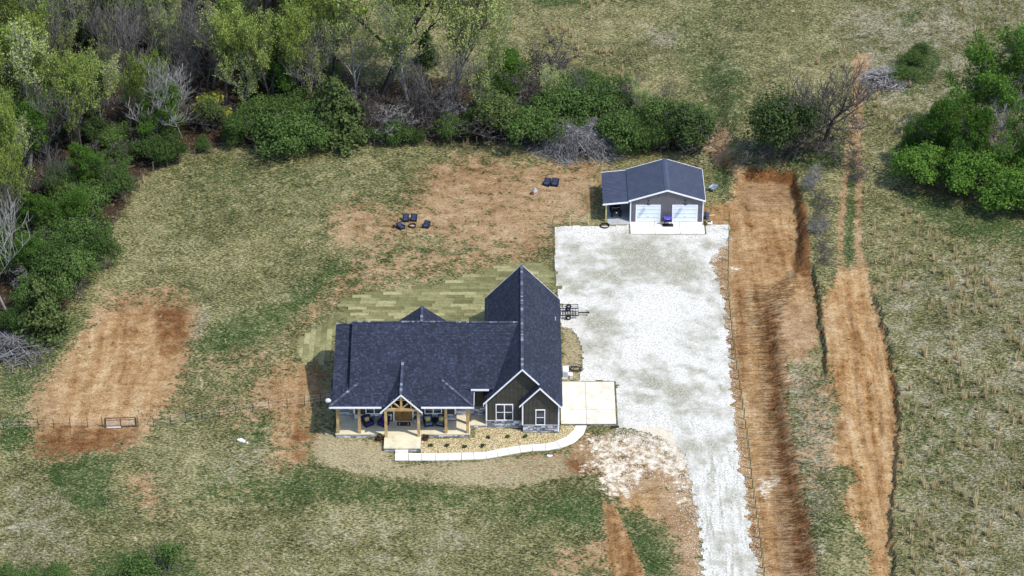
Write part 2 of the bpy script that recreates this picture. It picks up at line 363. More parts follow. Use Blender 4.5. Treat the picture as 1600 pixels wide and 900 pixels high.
    d = mixc(n, l, brk(dark, .8, .2, .7, n2), mixc(n, l, mth(n, l, 'MULTIPLY', B.outputs['Alpha'], .62), rust.outputs[0], clay.outputs[0]), rdk.outputs[0])
    d2 = mth(n, l, 'MAXIMUM', dirt, mth(n, l, 'MULTIPLY', remap(n, l, n2, .66, .74), .40))
    fmix = mth(n, l, 'ADD', mth(n, l, 'MULTIPLY', n4, .5), mth(n, l, 'ADD', mth(n, l, 'MULTIPLY', n2, .3), mth(n, l, 'MULTIPLY', n1, .2)))
    c = mixc(n, l, brk(d2, 1.9, .36, .66, fmix), c, d)
    c = mixc(n, l, mth(n, l, 'MULTIPLY', brk(white, 1.9, .40, .95, fmix), .85), c, wh.outputs[0])
    l.new(c, b.inputs['Base Color'])
    hsum = mth(n, l, 'ADD', mth(n, l, 'ADD', n1, mth(n, l, 'MULTIPLY', n8, .5)), mth(n, l, 'MULTIPLY', n5, .7))
    C_ = n.new('ShaderNodeAttribute'); C_.attribute_name = 'paint_c'
    sc_ = n.new('ShaderNodeSeparateColor'); l.new(C_.outputs['Color'], sc_.inputs[0])
    mpr = n.new('ShaderNodeMapping'); mpr.inputs['Scale'].default_value = (.28, 2.6, 1); mpr.inputs['Rotation'].default_value = (0, 0, -.12); l.new(vec, mpr.inputs[0])
    rill = noise(n, l, mpr.outputs[0], 1.0, 3, .65)
    hsum = mth(n, l, 'ADD', hsum, mth(n, l, 'MULTIPLY', sc_.outputs[0], mth(n, l, 'MULTIPLY', remap(n, l, rill, .38, .54), 1.9)))
    bump(n, l, b, hsum, 1.0, .17)
    return m
def gravel_material():
    m, n, l, b = _base('crushed_gravel', .95, .05)
    tc = n.new('ShaderNodeTexCoord'); vec = tc.outputs['Object']
    A = n.new('ShaderNodeAttribute'); A.attribute_name = 'paint_a'
    sa = n.new('ShaderNodeSeparateColor'); l.new(A.outputs['Color'], sa.inputs[0])
    f1 = noise(n, l, vec, 5.0, 4, .8); f2 = noise(n, l, vec, .5, 5, .7)
    mp = n.new('ShaderNodeMapping'); mp.inputs['Scale'].default_value = (2.2, .22, 1); l.new(vec, mp.inputs[0])
    f3 = noise(n, l, mp.outputs[0], 1.0, 4, .65)
    wn = mth(n, l, 'ADD', sa.outputs[0], mth(n, l, 'MULTIPLY', mth(n, l, 'SUBTRACT', f2, .5), 2.8))
    f7 = noise(n, l, vec, .16, 3, .5)
    wn = mth(n, l, 'ADD', wn, mth(n, l, 'MULTIPLY', mth(n, l, 'SUBTRACT', f7, .47), 3.0))
    worn = remap(n, l, mth(n, l, 'ADD', wn, mth(n, l, 'MULTIPLY', mth(n, l, 'SUBTRACT', f1, .5), 2.6)), .0, 1.0)
    rut = mth(n, l, 'MULTIPLY', remap(n, l, f3, .45, .62), sa.outputs[1])
    clean = ramp(n, [(.33, (.25, .243, .21)), (.46, (.46, .447, .40)), (.62, (.70, .68, .63))]); l.new(f1, clean.inputs[0])
    drt = ramp(n, [(.3, (.15, .146, .105)), (.5, (.265, .257, .195)), (.70, (.55, .535, .46))]); l.new(f1, drt.inputs[0])
    c = mixc(n, l, mth(n, l, 'MAXIMUM', worn, mth(n, l, 'MULTIPLY', rut, .8)), clean.outputs[0], drt.outputs[0])
    c = mixc(n, l, mth(n, l, 'MULTIPLY', remap(n, l, mth(n, l, 'ADD', sa.outputs[2], mth(n, l, 'MULTIPLY', mth(n, l, 'SUBTRACT', f1, .5), 1.2)), .4, .8), .7), c, (.55, .46, .32))
    l.new(c, b.inputs['Base Color']); bump(n, l, b, f1, .35, .03)
    return m
def shingle_material():
    m, n, l, b = _base('navy_shingles', .85, .25)
    uv = n.new('ShaderNodeUVMap'); uv.uv_map = 'UVMap'
    br = n.new('ShaderNodeTexBrick'); l.new(uv.outputs[0], br.inputs['Vector'])
    br.inputs['Scale'].default_value = 1; br.inputs['Brick Width'].default_value = .34; br.inputs['Row Height'].default_value = .2
    br.inputs['Mortar Size'].default_value = .025; br.inputs['Bias'].default_value = -.1; br.offset = .37
    br.inputs['Color1'].default_value = (.014, .017, .031, 1); br.inputs['Color2'].default_value = (.029, .037, .066, 1); br.inputs['Mortar'].default_value = (.012, .014, .022, 1)
    f = noise(n, l, uv.outputs[0], 5.5, 2, .6)
    g = noise(n, l, uv.outputs[0], .35, 3, .6)
    b2 = n.new('ShaderNodeTexBrick'); l.new(uv.outputs[0], b2.inputs['Vector'])
    b2.inputs['Scale'].default_value = 1; b2.inputs['Brick Width'].default_value = .19; b2.inputs['Row Height'].default_value = .2; b2.offset = .41
    b2.inputs['Mortar Size'].default_value = 0.0; b2.inputs['Color1'].default_value = (0, 0, 0, 1); b2.inputs['Color2'].default_value = (1, 1, 1, 1)
    sp = n.new('ShaderNodeSeparateColor'); l.new(b2.outputs[0], sp.inputs[0])
    c = mixc(n, l, mth(n, l, 'MULTIPLY', remap(n, l, sp.outputs[0], .70, 1.0), .34), br.outputs[0], (.072, .088, .138))
    x = n.new('ShaderNodeMix'); x.data_type = 'RGBA'; x.blend_type = 'MULTIPLY'; x.inputs[0].default_value = 1
    r = ramp(n, [(.35, (.88,)*3), (.65, (1.12,)*3)]); l.new(g, r.inputs[0]); l.new(c, x.inputs[6]); l.new(r.outputs[0], x.inputs[7])
    l.new(x.outputs[2], b.inputs['Base Color']); bump(n, l, b, br.outputs['Fac'], -.4, .02)
    return m
def concrete(name, base, stain):
    m, n, l, b = _base(name, .85, .2)
    tc = n.new('ShaderNodeTexCoord'); f = noise(n, l, tc.outputs['Object'], .9, 5, .65); g = noise(n, l, tc.outputs['Object'], 7, 3, .7)
    r = ramp(n, [(.34, stain), (.5, base), (.7, tuple(min(1, v*1.06) for v in base))]); l.new(mth(n, l, 'ADD', mth(n, l, 'MULTIPLY', f, .7), mth(n, l, 'MULTIPLY', g, .3)), r.inputs[0])
    l.new(r.outputs[0], b.inputs['Base Color']); bump(n, l, b, g, .15, .01)
    return m
def glass_material():
    m, n, l, b = _base('window_glass', .08, .6)
    tc = n.new('ShaderNodeTexCoord'); f = noise(n, l, tc.outputs['Object'], 1.2, 2)
    r = ramp(n, [(.4, (.018, .022, .032)), (.65, (.05, .06, .085))]); l.new(f, r.inputs[0]); l.new(r.outputs[0], b.inputs['Base Color'])
    return m
M_ground, M_gravel, M_shingle, M_glass = ground_material(), gravel_material(), shingle_material(), glass_material()
M_siding = m_noise('olive_siding', [(.35, (.050, .049, .041)), (.65, (.068, .066, .055))], 2.0, .75)
M_shopside = m_noise('grey_metal_siding', [(.35, (.105, .103, .118)), (.65, (.135, .132, .148))], 1.5, .5, .4)
M_shoproof = m_noise('navy_metal_roof', [(.35, (.040, .048, .078)), (.65, (.056, .064, .096))], 1.2, .45, .5)
M_white = m_noise('white_paint', [(.35, (.74, .74, .78)), (.65, (.82, .82, .85))], 3, .6)
M_doorw = m_noise('white_door_paint', [(.35, (.62, .68, .76)), (.65, (.70, .75, .82))], 1.2, .5)
M_cedar = m_noise('cedar_wood', [(.3, (.28, .18, .075)), (.5, (.42, .29, .13)), (.7, (.52, .38, .19))], 2.2, .75)
M_doorwood = m_noise('stained_oak_door', [(.3, (.15, .075, .02)), (.7, (.28, .15, .045))], 3, .5, .4)
M_stone = m_island('grey_veneer_stone', [(0, (.10, .10, .12)), (.25, (.22, .22, .25)), (.55, (.38, .38, .41)), (.8, (.55, .55, .58)), (1, (.72, .71, .72))], fine=6)
M_mortar = m_noise('mortar', [(.3, (.16, .16, .17)), (.7, (.26, .26, .27))], 6)
M_walk = concrete('pale_concrete', (.68, .655, .60), (.56, .52, .44))
M_pad = concrete('driveway_concrete', (.60, .555, .46), (.50, .42, .29))
M_porch = concrete('porch_concrete', (.60, .54, .39), (.46, .40, .27))
M_greyc = concrete('grey_concrete', (.36, .37, .38), (.26, .27, .28))
M_black = m_noise('black_wicker', [(.35, (.012, .013, .022)), (.65, (.030, .032, .050))], 20, .7)
M_blackm = m_noise('black_metal', [(.35, (.010, .010, .012)), (.65, (.025, .025, .028))], 10, .5, .4)
M_rubber = m_noise('rubber', [(.35, (.012, .012, .013)), (.65, (.028, .028, .030))], 10, .85)
M_navy = m_noise('navy_cushion', [(.35, (.028, .036, .075)), (.65, (.050, .062, .115))], 6, .9)
M_purple = m_noise('purple_cushion', [(.35, (.055, .028, .19)), (.65, (.085, .045, .27))], 6, .9)
M_slate = m_noise('slate_cushion', [(.35, (.12, .17, .26)), (.65, (.19, .25, .36))], 6, .9)
M_yellow = m_noise('yellow_pillow', [(.35, (.40, .34, .06)), (.65, (.62, .52, .14))], 9, .9)
M_blue = m_noise('blue_enamel', [(.35, (.035, .025, .22)), (.65, (.07, .055, .36))], 4, .4, .5)
M_tubblue = m_noise('grey_blue_plastic', [(.35, (.20, .25, .34)), (.65, (.36, .42, .52))], 4, .5)
M_tankblue = m_noise('dark_blue_plastic', [(.35, (.035, .045, .085)), (.65, (.09, .11, .17))], 3, .4, .5)
M_steel = m_noise('galvanised_steel', [(.35, (.42, .43, .44)), (.65, (.62, .63, .64))], 6, .45, .5)
M_rust = m_noise('rusted_steel', [(.3, (.055, .022, .012)), (.7, (.13, .06, .03))], 8, .9)
M_red = m_noise('faded_red_paint', [(.3, (.19, .04, .03)), (.7, (.36, .10, .08))], 5, .6)
M_pot = m_noise('oxblood_glaze', [(.3, (.06, .014, .014)), (.7, (.13, .03, .03))], 5, .4, .5)
M_matm = m_noise('door_mat', [(.35, (.05, .035, .025)), (.65, (.13, .09, .06))], 9, .95)
M_tpost = m_noise('green_steel_post', [(.35, (.07, .09, .04)), (.65, (.12, .14, .065))], 8, .7)
M_dpost = m_noise('dark_steel_post', [(.35, (.018, .018, .016)), (.65, (.04, .038, .032))], 8, .7)
M_wpost = m_noise('raw_pine', [(.3, (.40, .33, .14)), (.7, (.58, .50, .24))], 4, .85)
M_oldwood = m_noise('weathered_wood', [(.3, (.09, .075, .06)), (.7, (.20, .17, .14))], 6, .9)
M_rock = m_noise('white_rock', [(.3, (.60, .60, .60)), (.7, (.82, .82, .82))], 5, .9)
M_greyrock = m_noise('grey_rock', [(.3, (.22, .21, .21)), (.7, (.42, .41, .41))], 5, .9)
M_pebble = m_island('river_stones', [(0, (.14, .10, .045)), (.2, (.27, .205, .095)), (.5, (.42, .34, .17)), (.8, (.55, .47, .28)), (1, (.68, .62, .48))])
M_sod = m_island('sod_turf', [(0, (.115, .115, .045)), (.25, (.16, .155, .066)), (.55, (.20, .19, .085)), (.8, (.245, .23, .108)), (1, (.31, .29, .145))], obj_rand=True, fine=5.5)
M_soil = m_noise('bare_soil', [(.3, (.16, .12, .06)), (.7, (.28, .22, .12))], 3, .95)
M_barkd = m_noise('dark_bark', [(.3, (.035, .030, .028)), (.7, (.085, .075, .070))], 3, .95)
M_barkg = m_noise('grey_bark', [(.3, (.065, .06, .055)), (.7, (.16, .15, .14))], 3, .95)
M_barkp = m_noise('pale_bark', [(.3, (.15, .145, .135)), (.7, (.30, .29, .275))], 3, .95)
M_twig = m_island('brown_grey_twigs', [(0, (.032, .027, .024)), (.5, (.072, .063, .056)), (1, (.15, .137, .125))])
M_twigp = m_island('pale_vines', [(0, (.075, .07, .068)), (.5, (.17, .162, .16)), (1, (.30, .29, .29))])
M_lf_spring = m_island('spring_leaves', [(0, (.08, .12, .02)), (.4, (.18, .25, .042)), (.75, (.30, .39, .08)), (1, (.45, .52, .17))], transl=.3)
M_lf_pale = m_island('pale_spring_leaves', [(0, (.15, .19, .05)), (.5, (.28, .33, .10)), (1, (.46, .50, .20))], transl=.3)
M_lf_privet = m_island('privet_leaves', [(0, (.016, .033, .008)), (.35, (.044, .082, .019)), (.7, (.092, .155, .037)), (1, (.19, .27, .085))], transl=.22)
M_lf_bright = m_island('bright_green_leaves', [(0, (.030, .070, .010)), (.4, (.068, .145, .020)), (.75, (.12, .22, .034)), (1, (.20, .31, .065))], transl=.3)
M_lf_cedar = m_island('cedar_foliage', [(0, (.014, .028, .010)), (.4, (.034, .062, .018)), (.75, (.07, .10, .028)), (1, (.14, .165, .05))], transl=.1)
M_lf_yellow = m_island('yellow_green_leaves', [(0, (.16, .19, .02)), (.5, (.27, .30, .04)), (1, (.42, .42, .10))], transl=.3)
M_straws = m_island('tall_straw', [(0, (.36, .27, .13)), (.5, (.55, .44, .24)), (1, (.70, .60, .37))], transl=.35)
M_gdry = m_island('dry_grass_blades', [(0, (.045, .045, .022)), (.35, (.11, .105, .055)), (.7, (.22, .20, .125)), (1, (.40, .365, .255))])
M_ggreen = m_island('green_grass_blades', [(0, (.022, .042, .010)), (.5, (.052, .088, .024)), (1, (.115, .155, .05))])

# ------------------------------------------------------------------ mesh builder
class MB:
    def __init__(s): s.v = []; s.f = []; s.uv = []; s.has_uv = False
    def add(s, vs, fs, uvs=None):
        o = len(s.v); s.v += [tuple(v) for v in vs]
        for i, f in enumerate(fs):
            s.f.append(tuple(o+k for k in f))
            if uvs: s.uv.append(uvs[i]); s.has_uv = True
            else: s.uv.append([(0, 0)]*len(f))
        return s
    def box(s, x0, x1, y0, y1, z0, z1):
        vs = [(x, y, z) for z in (z0, z1) for y in (y0, y1) for x in (x0, x1)]
        return s.add(vs, [(0,2,3,1),(4,5,7,6),(0,1,5,4),(1,3,7,5),(3,2,6,7),(2,0,4,6)])
    def obox(s, p0, p1, wd, ht, up=(0, 0, 1)):                  # bar between two points
        a = Vector(p0); b = Vector(p1); d = (b-a).normalized(); u = Vector(up)
        if abs(d.dot(u)) > .98: u = Vector((1, 0, 0))
        r = d.cross(u).normalized()*wd/2; q = r.cross(d).normalized()*ht/2
        vs = [c+sx*r+sy*q for c in (a, b) for sx, sy in ((-1,-1),(1,-1),(1,1),(-1,1))]
        return s.add(vs, [(0,1,2,3),(7,6,5,4),(0,4,5,1),(1,5,6,2),(2,6,7,3),(3,7,4,0)])
    def tube(s, p0, p1, r0, r1, n=6, cap=True):
        a = Vector(p0); b = Vector(p1); d = (b-a)
        if d.length < 1e-6: return s
        d.normalize(); u = Vector((0, 0, 1)) if abs(d.z) < .9 else Vector((1, 0, 0))
        x = d.cross(u).normalized(); y = x.cross(d)
        vs = [c+(x*math.cos(t)+y*math.sin(t))*r for c, r in ((a, r0), (b, r1)) for t in (2*math.pi*k/n for k in range(n))]
        fs = [(k, (k+1) % n, n+(k+1) % n, n+k) for k in range(n)]
        if cap: fs += [tuple(range(n-1, -1, -1)), tuple(range(n, 2*n))]
        return s.add(vs, fs)
    def path(s, pts, r, n=6, close=False):
        pts = [Vector(p) for p in pts]; m = len(pts); vs = []
        for i, p in enumerate(pts):
            d = (pts[(i+1) % m]-pts[i-1]) if (close or 0 < i < m-1) else (pts[1]-pts[0] if i == 0 else pts[-1]-pts[-2])
            d.normalize(); u = Vector((0, 0, 1)) if abs(d.z) < .9 else Vector((1, 0, 0))
            x = d.cross(u).normalized(); y = x.cross(d)
            vs += [p+(x*math.cos(2*math.pi*k/n)+y*math.sin(2*math.pi*k/n))*r for k in range(n)]
        fs = []
        for i in range(m if close else m-1):
            j = (i+1) % m
            fs += [(i*n+k, i*n+(k+1) % n, j*n+(k+1) % n, j*n+k) for k in range(n)]
        return s.add(vs, fs)
    def lathe(s, prof, c=(0, 0, 0), n=12, axis='z'):
        vs = []
        for r, h in prof:
            for k in range(n):
                t = 2*math.pi*k/n; a, b = r*math.cos(t), r*math.sin(t)
                vs.append({'z': (c[0]+a, c[1]+b, c[2]+h), 'x': (c[0]+h, c[1]+a, c[2]+b), 'y': (c[0]+b, c[1]+h, c[2]+a)}[axis])
        fs = [(i*n+k, i*n+(k+1) % n, (i+1)*n+(k+1) % n, (i+1)*n+k) for i in range(len(prof)-1) for k in range(n)]
        fs += [tuple(range(n-1, -1, -1)), tuple(range((len(prof)-1)*n, len(prof)*n))]
        return s.add(vs, fs)
    def slab(s, poly, t, down=True, uvdirs=None):                # planar polygon (3-D) thickened by t downwards
        P3 = [Vector(p) for p in poly]; n = len(P3)
        nr = (P3[1]-P3[0]).cross(P3[2]-P3[0]).normalized()
        if nr.z < 0: P3.reverse(); nr = -nr
        vs = P3+[p-Vector((0, 0, t)) for p in P3]
        fs = [tuple(range(n)), tuple(range(2*n-1, n-1, -1))]+[(k, n+k, n+(k+1) % n, (k+1) % n) for k in range(n)]
        hd = Vector((0, 0, 1)).cross(nr); hd = hd.normalized() if hd.length > 1e-4 else Vector((1, 0, 0))
        sd = nr.cross(hd)
        top = [(p.dot(hd), p.dot(sd)) for p in P3]
        return s.add(vs, fs, [top, top[::-1]]+[[(0, 0)]*4]*n)
    def vprism(s, poly, y0, y1):                                 # polygon in XZ extruded along Y
        n = len(poly); vs = [(x, y0, z) for x, z in poly]+[(x, y1, z) for x, z in poly]
        return s.add(vs, [tuple(range(n)), tuple(range(2*n-1, n-1, -1))]+[(k, n+k, n+(k+1) % n, (k+1) % n) for k in range(n)])
    def hprism(s, poly, z0, z1):
        n = len(poly); vs = [(x, y, z0) for x, y in poly]+[(x, y, z1) for x, y in poly]
        return s.add(vs, [tuple(range(n-1, -1, -1)), tuple(range(n, 2*n))]+[(k, (k+1) % n, n+(k+1) % n, n+k) for k in range(n)])
    def mesh(s, name, mat, smooth=False):
        me = bpy.data.meshes.new(name); me.from_pydata(s.v, [], s.f)
        if s.has_uv:
            u = me.uv_layers.new(name='UVMap'); flat = [c for f in s.uv for q in f for c in q]
            u.data.foreach_set('uv', flat)
        me.materials.append(mat)
        if smooth: me.polygons.foreach_set('use_smooth', [True]*len(me.polygons))
        me.update(); return me
def bevel(me, wd, segs=2):
    bm = bmesh.new(); bm.from_mesh(me)
    bmesh.ops.recalc_face_normals(bm, faces=bm.faces)
    bmesh.ops.bevel(bm, geom=bm.edges[:], offset=wd, segments=segs, affect='EDGES', clamp_overlap=True)
    bm.to_mesh(me); bm.free(); return me
def fixn(me):
    bm = bmesh.new(); bm.from_mesh(me); bmesh.ops.recalc_face_normals(bm, faces=bm.faces); bm.to_mesh(me); bm.free(); return me
def np_mesh(name, V_, F_, mat):
    """V_ (n,3), F_ (m,k) arrays"""
    me = bpy.data.meshes.new(name); V_ = np.asarray(V_, np.float32); F_ = np.asarray(F_, np.int32)
    k = F_.shape[1]
    me.vertices.add(len(V_)); me.vertices.foreach_set('co', V_.ravel())
    me.loops.add(F_.size); me.loops.foreach_set('vertex_index', F_.ravel())
    me.polygons.add(len(F_)); me.polygons.foreach_set('loop_start', np.arange(len(F_), dtype=np.int32)*k)
    try: me.polygons.foreach_set('loop_total', np.full(len(F_), k, np.int32))
    except Exception: pass
    me.materials.append(mat); me.update(calc_edges=True); me.validate(); return me
def link(name, me, parent=None, kind=None, loc=None, rz=None):
    o = bpy.data.objects.new(name, me); col.objects.link(o)
    if parent: o.parent = parent
    if kind: o['kind'] = kind
    if loc is not None: o.location = loc
    if rz is not None: o.rotation_euler = (0, 0, rz)
    return o
def part(name, mb, mat, parent, kind=None, smooth=False, bev=0, label=None):
    me = mb.mesh(name, mat, smooth); fixn(me)
    if bev: bevel(me, bev)
    o = link(name, me, parent, kind)
    if label: o['label'] = label
    return o
def tag(o, label, cat, group=None):
    o['label'] = label; o['category'] = cat
    if group: o['group'] = group
    return o
def thing(name, label, cat, loc=(0, 0, 0), rz=0, group=None):
    o = link(name, None, loc=loc, rz=rz); o.empty_display_size = .3
    return tag(o, label, cat, group)
def dup(root, loc, rz=0, scale=None, label=None, group=None):
    def cp(o, par):
        c = o.copy(); col.objects.link(c)
        if par: c.parent = par
        for ch in o.children: cp(ch, c)
        return c
    r = cp(root, None); r.location = loc; r.rotation_euler = (0, 0, rz)
    if scale is not None: r.scale = scale if hasattr(scale, '__len__') else (scale,)*3
    if label: r['label'] = label
    if group: r['group'] = group
    return r

# ================================================================== GROUND
def axis(lo, hi, step, far):
    a = list(np.arange(lo, hi+1e-6, step)); g = step; x = hi
    while x < far: g *= 1.35; x += g; a.append(x)
    g = step; x = lo; b = []
    while x > -far: g *= 1.35; x -= g; b.append(x)
    return np.array(b[::-1]+a)
gx = axis(-70, 70, .25, 6000); gx = np.sort(np.concatenate([gx, gx[(gx > 17) & (gx < 46)]+.125])); gy = axis(-28, 100, .25, 9000)
X, Y = np.meshgrid(gx, gy); X = X.ravel(); Y = Y.ravel()
Xc = np.clip(X, -300, 300); Yc_ = np.clip(Y, -120, 400)
Z = hgt(Xc, Yc_)
PX, PY = proj(Xc, Yc_, hgt(Xc, Yc_, False))
nx_, ny_ = len(gx), len(gy)
ii = (np.arange(ny_-1)[:, None]*nx_+np.arange(nx_-1)[None, :]).ravel()
Fq = np.stack([ii, ii+1, ii+nx_+1, ii+nx_], 1)
me = np_mesh('ground', np.stack([X, Y, Z], 1), Fq, M_ground)
inside = ((PX > CX0) & (PX < CX0+2*CW) & (PY > CY0) & (PY < CY0+2*CH)).astype(np.float32)
def put(me, name, chans):
    at = me.color_attributes.new(name, 'FLOAT_COLOR', 'POINT')
    at.data.foreach_set('color', np.stack(chans, 1).astype(np.float32).ravel())
S_ = lambda L: sample(L, PX, PY)*inside
put(me, 'paint_a', [S_(L_dirt), S_(L_dark), S_(L_green), S_(L_leaf)])
put(me, 'paint_b', [S_(L_dry), S_(L_straw), S_(L_white), S_(L_trk)])
_xt = np.interp(Yc_, *_toe); _xc = np.interp(Yc_, *_cre); _t = (Xc-_xt)/np.maximum(_xc-_xt, .35)
_face = sstep((_t+.9)*1.1)*sstep((1.35-_t)*2.5)*sstep((yrow(440)-Yc_)/3)+.15*S_(blur(poly_mask([(1140,280),(1240,280),(1255,440),(1200,480),(1150,440)]), 8))
_face = _face+.35*S_(blur(poly_mask([(1130,480),(1165,480),(1200,760),(1205,920),(1175,920),(1150,640)]), 4))
put(me, 'paint_c', [np.clip(_face, 0, 1), PX*0, PX*0, PX*0+1])
me.polygons.foreach_set('use_smooth', np.ones(len(me.polygons), bool))
link('ground', me, kind='structure')

# ------------------------------------------------------------------ gravel driveway
dp = np.array([G(*p) for p in DRIVE])
st_ = .16
x0, x1, y0, y1 = 4.4, 33, -55, 39.5
ax_ = np.arange(x0, x1, st_); ay_ = np.arange(y0, y1, st_)
XX, YY = np.meshgrid(ax_, ay_)
wob = (fbm(XX*1.4, YY*1.4, 4)-.5)*1.3; wob2 = (fbm(XX*1.4+50, YY*1.4+50, 4)-.5)*1.3
keep = np.clip((XX-6.5)/3, 0, 1)*np.clip((36.5-YY)/2, .12, 1)
Xn, Yn = XX+wob*keep, YY+wob2*keep
ins = np.zeros(XX.shape, bool)
for k in range(len(dp)):
    (xa, ya), (xb, yb) = dp[k], dp[k-1]
    if ya == yb: continue
    ins ^= ((ya > Yn) != (yb > Yn)) & (Xn < (xb-xa)*(Yn-ya)/(yb-ya)+xa)
ins &= ~((XX < 10.75) & (YY < 8.6) & (YY > .6)) 
ins &= ~((XX > 13.1) & (XX < 21.8) & (YY > 37.3))
iy, ix = np.nonzero(ins)
vid = {}; nv = len(ax_)+1
c00 = iy*nv+ix; quad = np.stack([c00, c00+1, c00+nv+1, c00+nv], 1)
u, inv = np.unique(quad, return_inverse=True); quad = inv.reshape(quad.shape)
VX = x0+(u % nv)*st_-st_/2; VY = y0+(u//nv)*st_-st_/2
VZ = np.maximum(hgt(VX, VY), 0)+.035+(fbm(VX*1.5, VY*1.5, 2)-.5)*.02
me = np_mesh('driveway', np.stack([VX, VY, VZ], 1), quad, M_gravel)
WORN = layer([([(935,372),(985,368),(1095,368),(1105,400),(1070,440),(1020,430),(960,440),(920,440),(870,455),(866,420),(900,400),(940,410)], .8, 18),
  ([(925,480),(960,480),(975,530),(940,560),(925,590),(915,560)], .55, 14), ([(1060,500),(1115,500),(1110,540),(1070,540)], .5, 14), ([(1005,590),(1060,585),(1100,610),(1080,650),(1020,620)], .75, 14),
  ([(960,600),(1000,600),(1040,650),(970,640)], .45, 12), ([(900,470),(880,420),(900,410)], .4, 10), ([(1095,370),(1110,370),(1105,400)], .7, 6)] + path([(1035,570),(1070,573),(1100,583),(1122,598),(1132,615)], 4, .9, 2) + path([(1020,575),(1060,582),(1090,600),(1105,630)], 4, .7, 2) + path([(962,604),(1010,602),(1040,607)], 3, .8, 2) + path([(962,618),(1015,620),(1050,632)], 3, .8, 2) + path([(964,640),(1010,646)], 3, .7, 2) + path([(880,420),(940,424),(1000,410)], 3, .7, 2) + path([(1040,560),(1055,640),(1100,720),(1120,820),(1135,920)], 5, .6, 3) + path([(1075,570),(1090,640),(1125,720),(1145,820),(1160,920)], 5, .6, 3))
RUT = layer([([(1050,690),(1150,690),(1190,960),(1100,960)], 1, 14), ([(960,620),(1060,600),(1130,690),(1060,690)], .5, 14)])
TAN = layer([([(955,664),(1050,664),(1080,760),(1095,860),(1080,860),(1060,720),(980,690)], .8, 8), ([(1128,480),(1150,620),(1170,780),(1190,920),(1180,920),(1160,780),(1140,620)], .6, 5), ([(1080,590),(1100,590),(1095,610)], .5, 5)])
pxx, pyy = proj(VX, VY, VZ*0)
put(me, 'paint_a', [sample(WORN, pxx, pyy), sample(RUT, pxx, pyy), sample(TAN, pxx, pyy), np.ones_like(pxx)])
link('driveway', me, kind='structure')
rg = np.random.default_rng(31); mb = MB()
edge = [(1139,368),(1117,397),(1111,408),(1131,470),(1137,530),(1147,640),(1155,720),(1168,800),(1181,880),(1190,930)]
edge2 = [(1099,920),(1095,840),(1084,780),(1076,725),(1062,705),(1015,676),(962,672)]
def spill(poly, n, spread, sgn):
    pw = [G(*p) for p in poly]
    for _ in range(n):
        k = int(rg.integers(0, len(pw)-1)); t_ = rg.random(); a, b_ = pw[k], pw[k+1]
        dx, dy = b_[0]-a[0], b_[1]-a[1]; L_ = math.hypot(dx, dy); o = abs(rg.normal())*spread*sgn-.25*sgn
        x = a[0]+dx*t_-dy/L_*o; y = a[1]+dy*t_+dx/L_*o; r = rg.uniform(.025, .07); z = hz(x, y)-.005; q = rg.random()*6.28
        mb.add([(x+r*math.cos(q+k_*2.09), y+r*math.sin(q+k_*2.09), z) for k_ in range(3)]+[(x, y, z+r)], [(0, 1, 3), (1, 2, 3), (2, 0, 3)])
spill(edge, 2600, .6, 1); spill(edge2, 3000, 1.3, 1)
for _ in range(2600):
    px_, py_ = rg.uniform(915, 1075), rg.uniform(676, 765)
    if sample(L_white, px_, py_) > rg.random()*.9+.1:
        x, y = G(px_, py_); r = rg.uniform(.025, .075); q = rg.random()*6.28; z = hz(x, y)
        mb.add([(x+r*math.cos(q+k_*2.09), y+r*math.sin(q+k_*2.09), z) for k_ in range(3)]+[(x, y, z+r)], [(0, 1, 3), (1, 2, 3), (2, 0, 3)])
M_spill = m_island('spilled_gravel', [(0, (.34, .31, .25)), (.4, (.55, .53, .47)), (1, (.78, .77, .74))])
o = link('gravel_spill', mb.mesh('gravel_spill', M_spill), kind='stuff'); o['label'] = 'loose white gravel scattered along the driveway edges'

# ------------------------------------------------------------------ slabs of concrete
def slabs(name, quads, z0, z1, mat, base=None):
    root = link(name, None, kind='structure')
    for q in quads:
        cx = sum(p[0] for p in q)/4; cy = sum(p[1] for p in q)/4
        qq = []
        for x, y in q:
            d = math.hypot(x-cx, y-cy); k = (d-.032)/d; qq.append((cx+(x-cx)*k, cy+(y-cy)*k))
        if sum(qq[i-1][0]*qq[i][1]-qq[i][0]*qq[i-1][1] for i in range(4)) < 0: qq.reverse()
        part('slab', MB().hprism(qq, z0, z1+random.uniform(-.006, .006)), mat, root)
    if base: part('joint_bed', MB().hprism(base, z0, z1-.02), M_mortar, root)
    return root
U_ = [(617,708),(638,707.5),(659,708),(680,708),(700,707.5),(721,707),(740,706.5),(759,705.5),(776,702),(793,699),(811,696),(831,694),(852,693),(868,689.5),(885,682),(896,672),(900,664.6)]
L_ = [(617,719),(638,719),(659,719),(680,719),(700,718.5),(721,718),(741,717.5),(760,716),(778,713),(797,709.5),(814,706.5),(832,704),(853,703.5),(876,699.5),(898,691),(912,678),(917,664.6)]
U_ = [G(*p, .1) for p in U_]; L_ = [G(*p, .1) for p in L_]
slabs('walkway', [(U_[i], U_[i+1], L_[i+1], L_[i]) for i in range(len(U_)-1)], -.05, .10, M_walk)
gx_ = [4.95, 7.55, 10.55]; gy_ = [.92, 3.42, 5.95, 8.4]
slabs('garage_pad', [((gx_[i], gy_[j]), (gx_[i+1], gy_[j]), (gx_[i+1], gy_[j+1]), (gx_[i], gy_[j+1])) for i in range(2) for j in range(3)], -.05, .11, M_pad, [(4.97, .94), (10.5, .94), (10.5, 8.35), (4.97, 8.35)])
ax3 = [13.27, 16.05, 18.85, 21.62]
slabs('shop_apron', [((ax3[i], 37.35), (ax3[i+1], 37.35), (ax3[i+1], 39.9), (ax3[i], 39.9)) for i in range(3)], -.05, .07, M_walk)

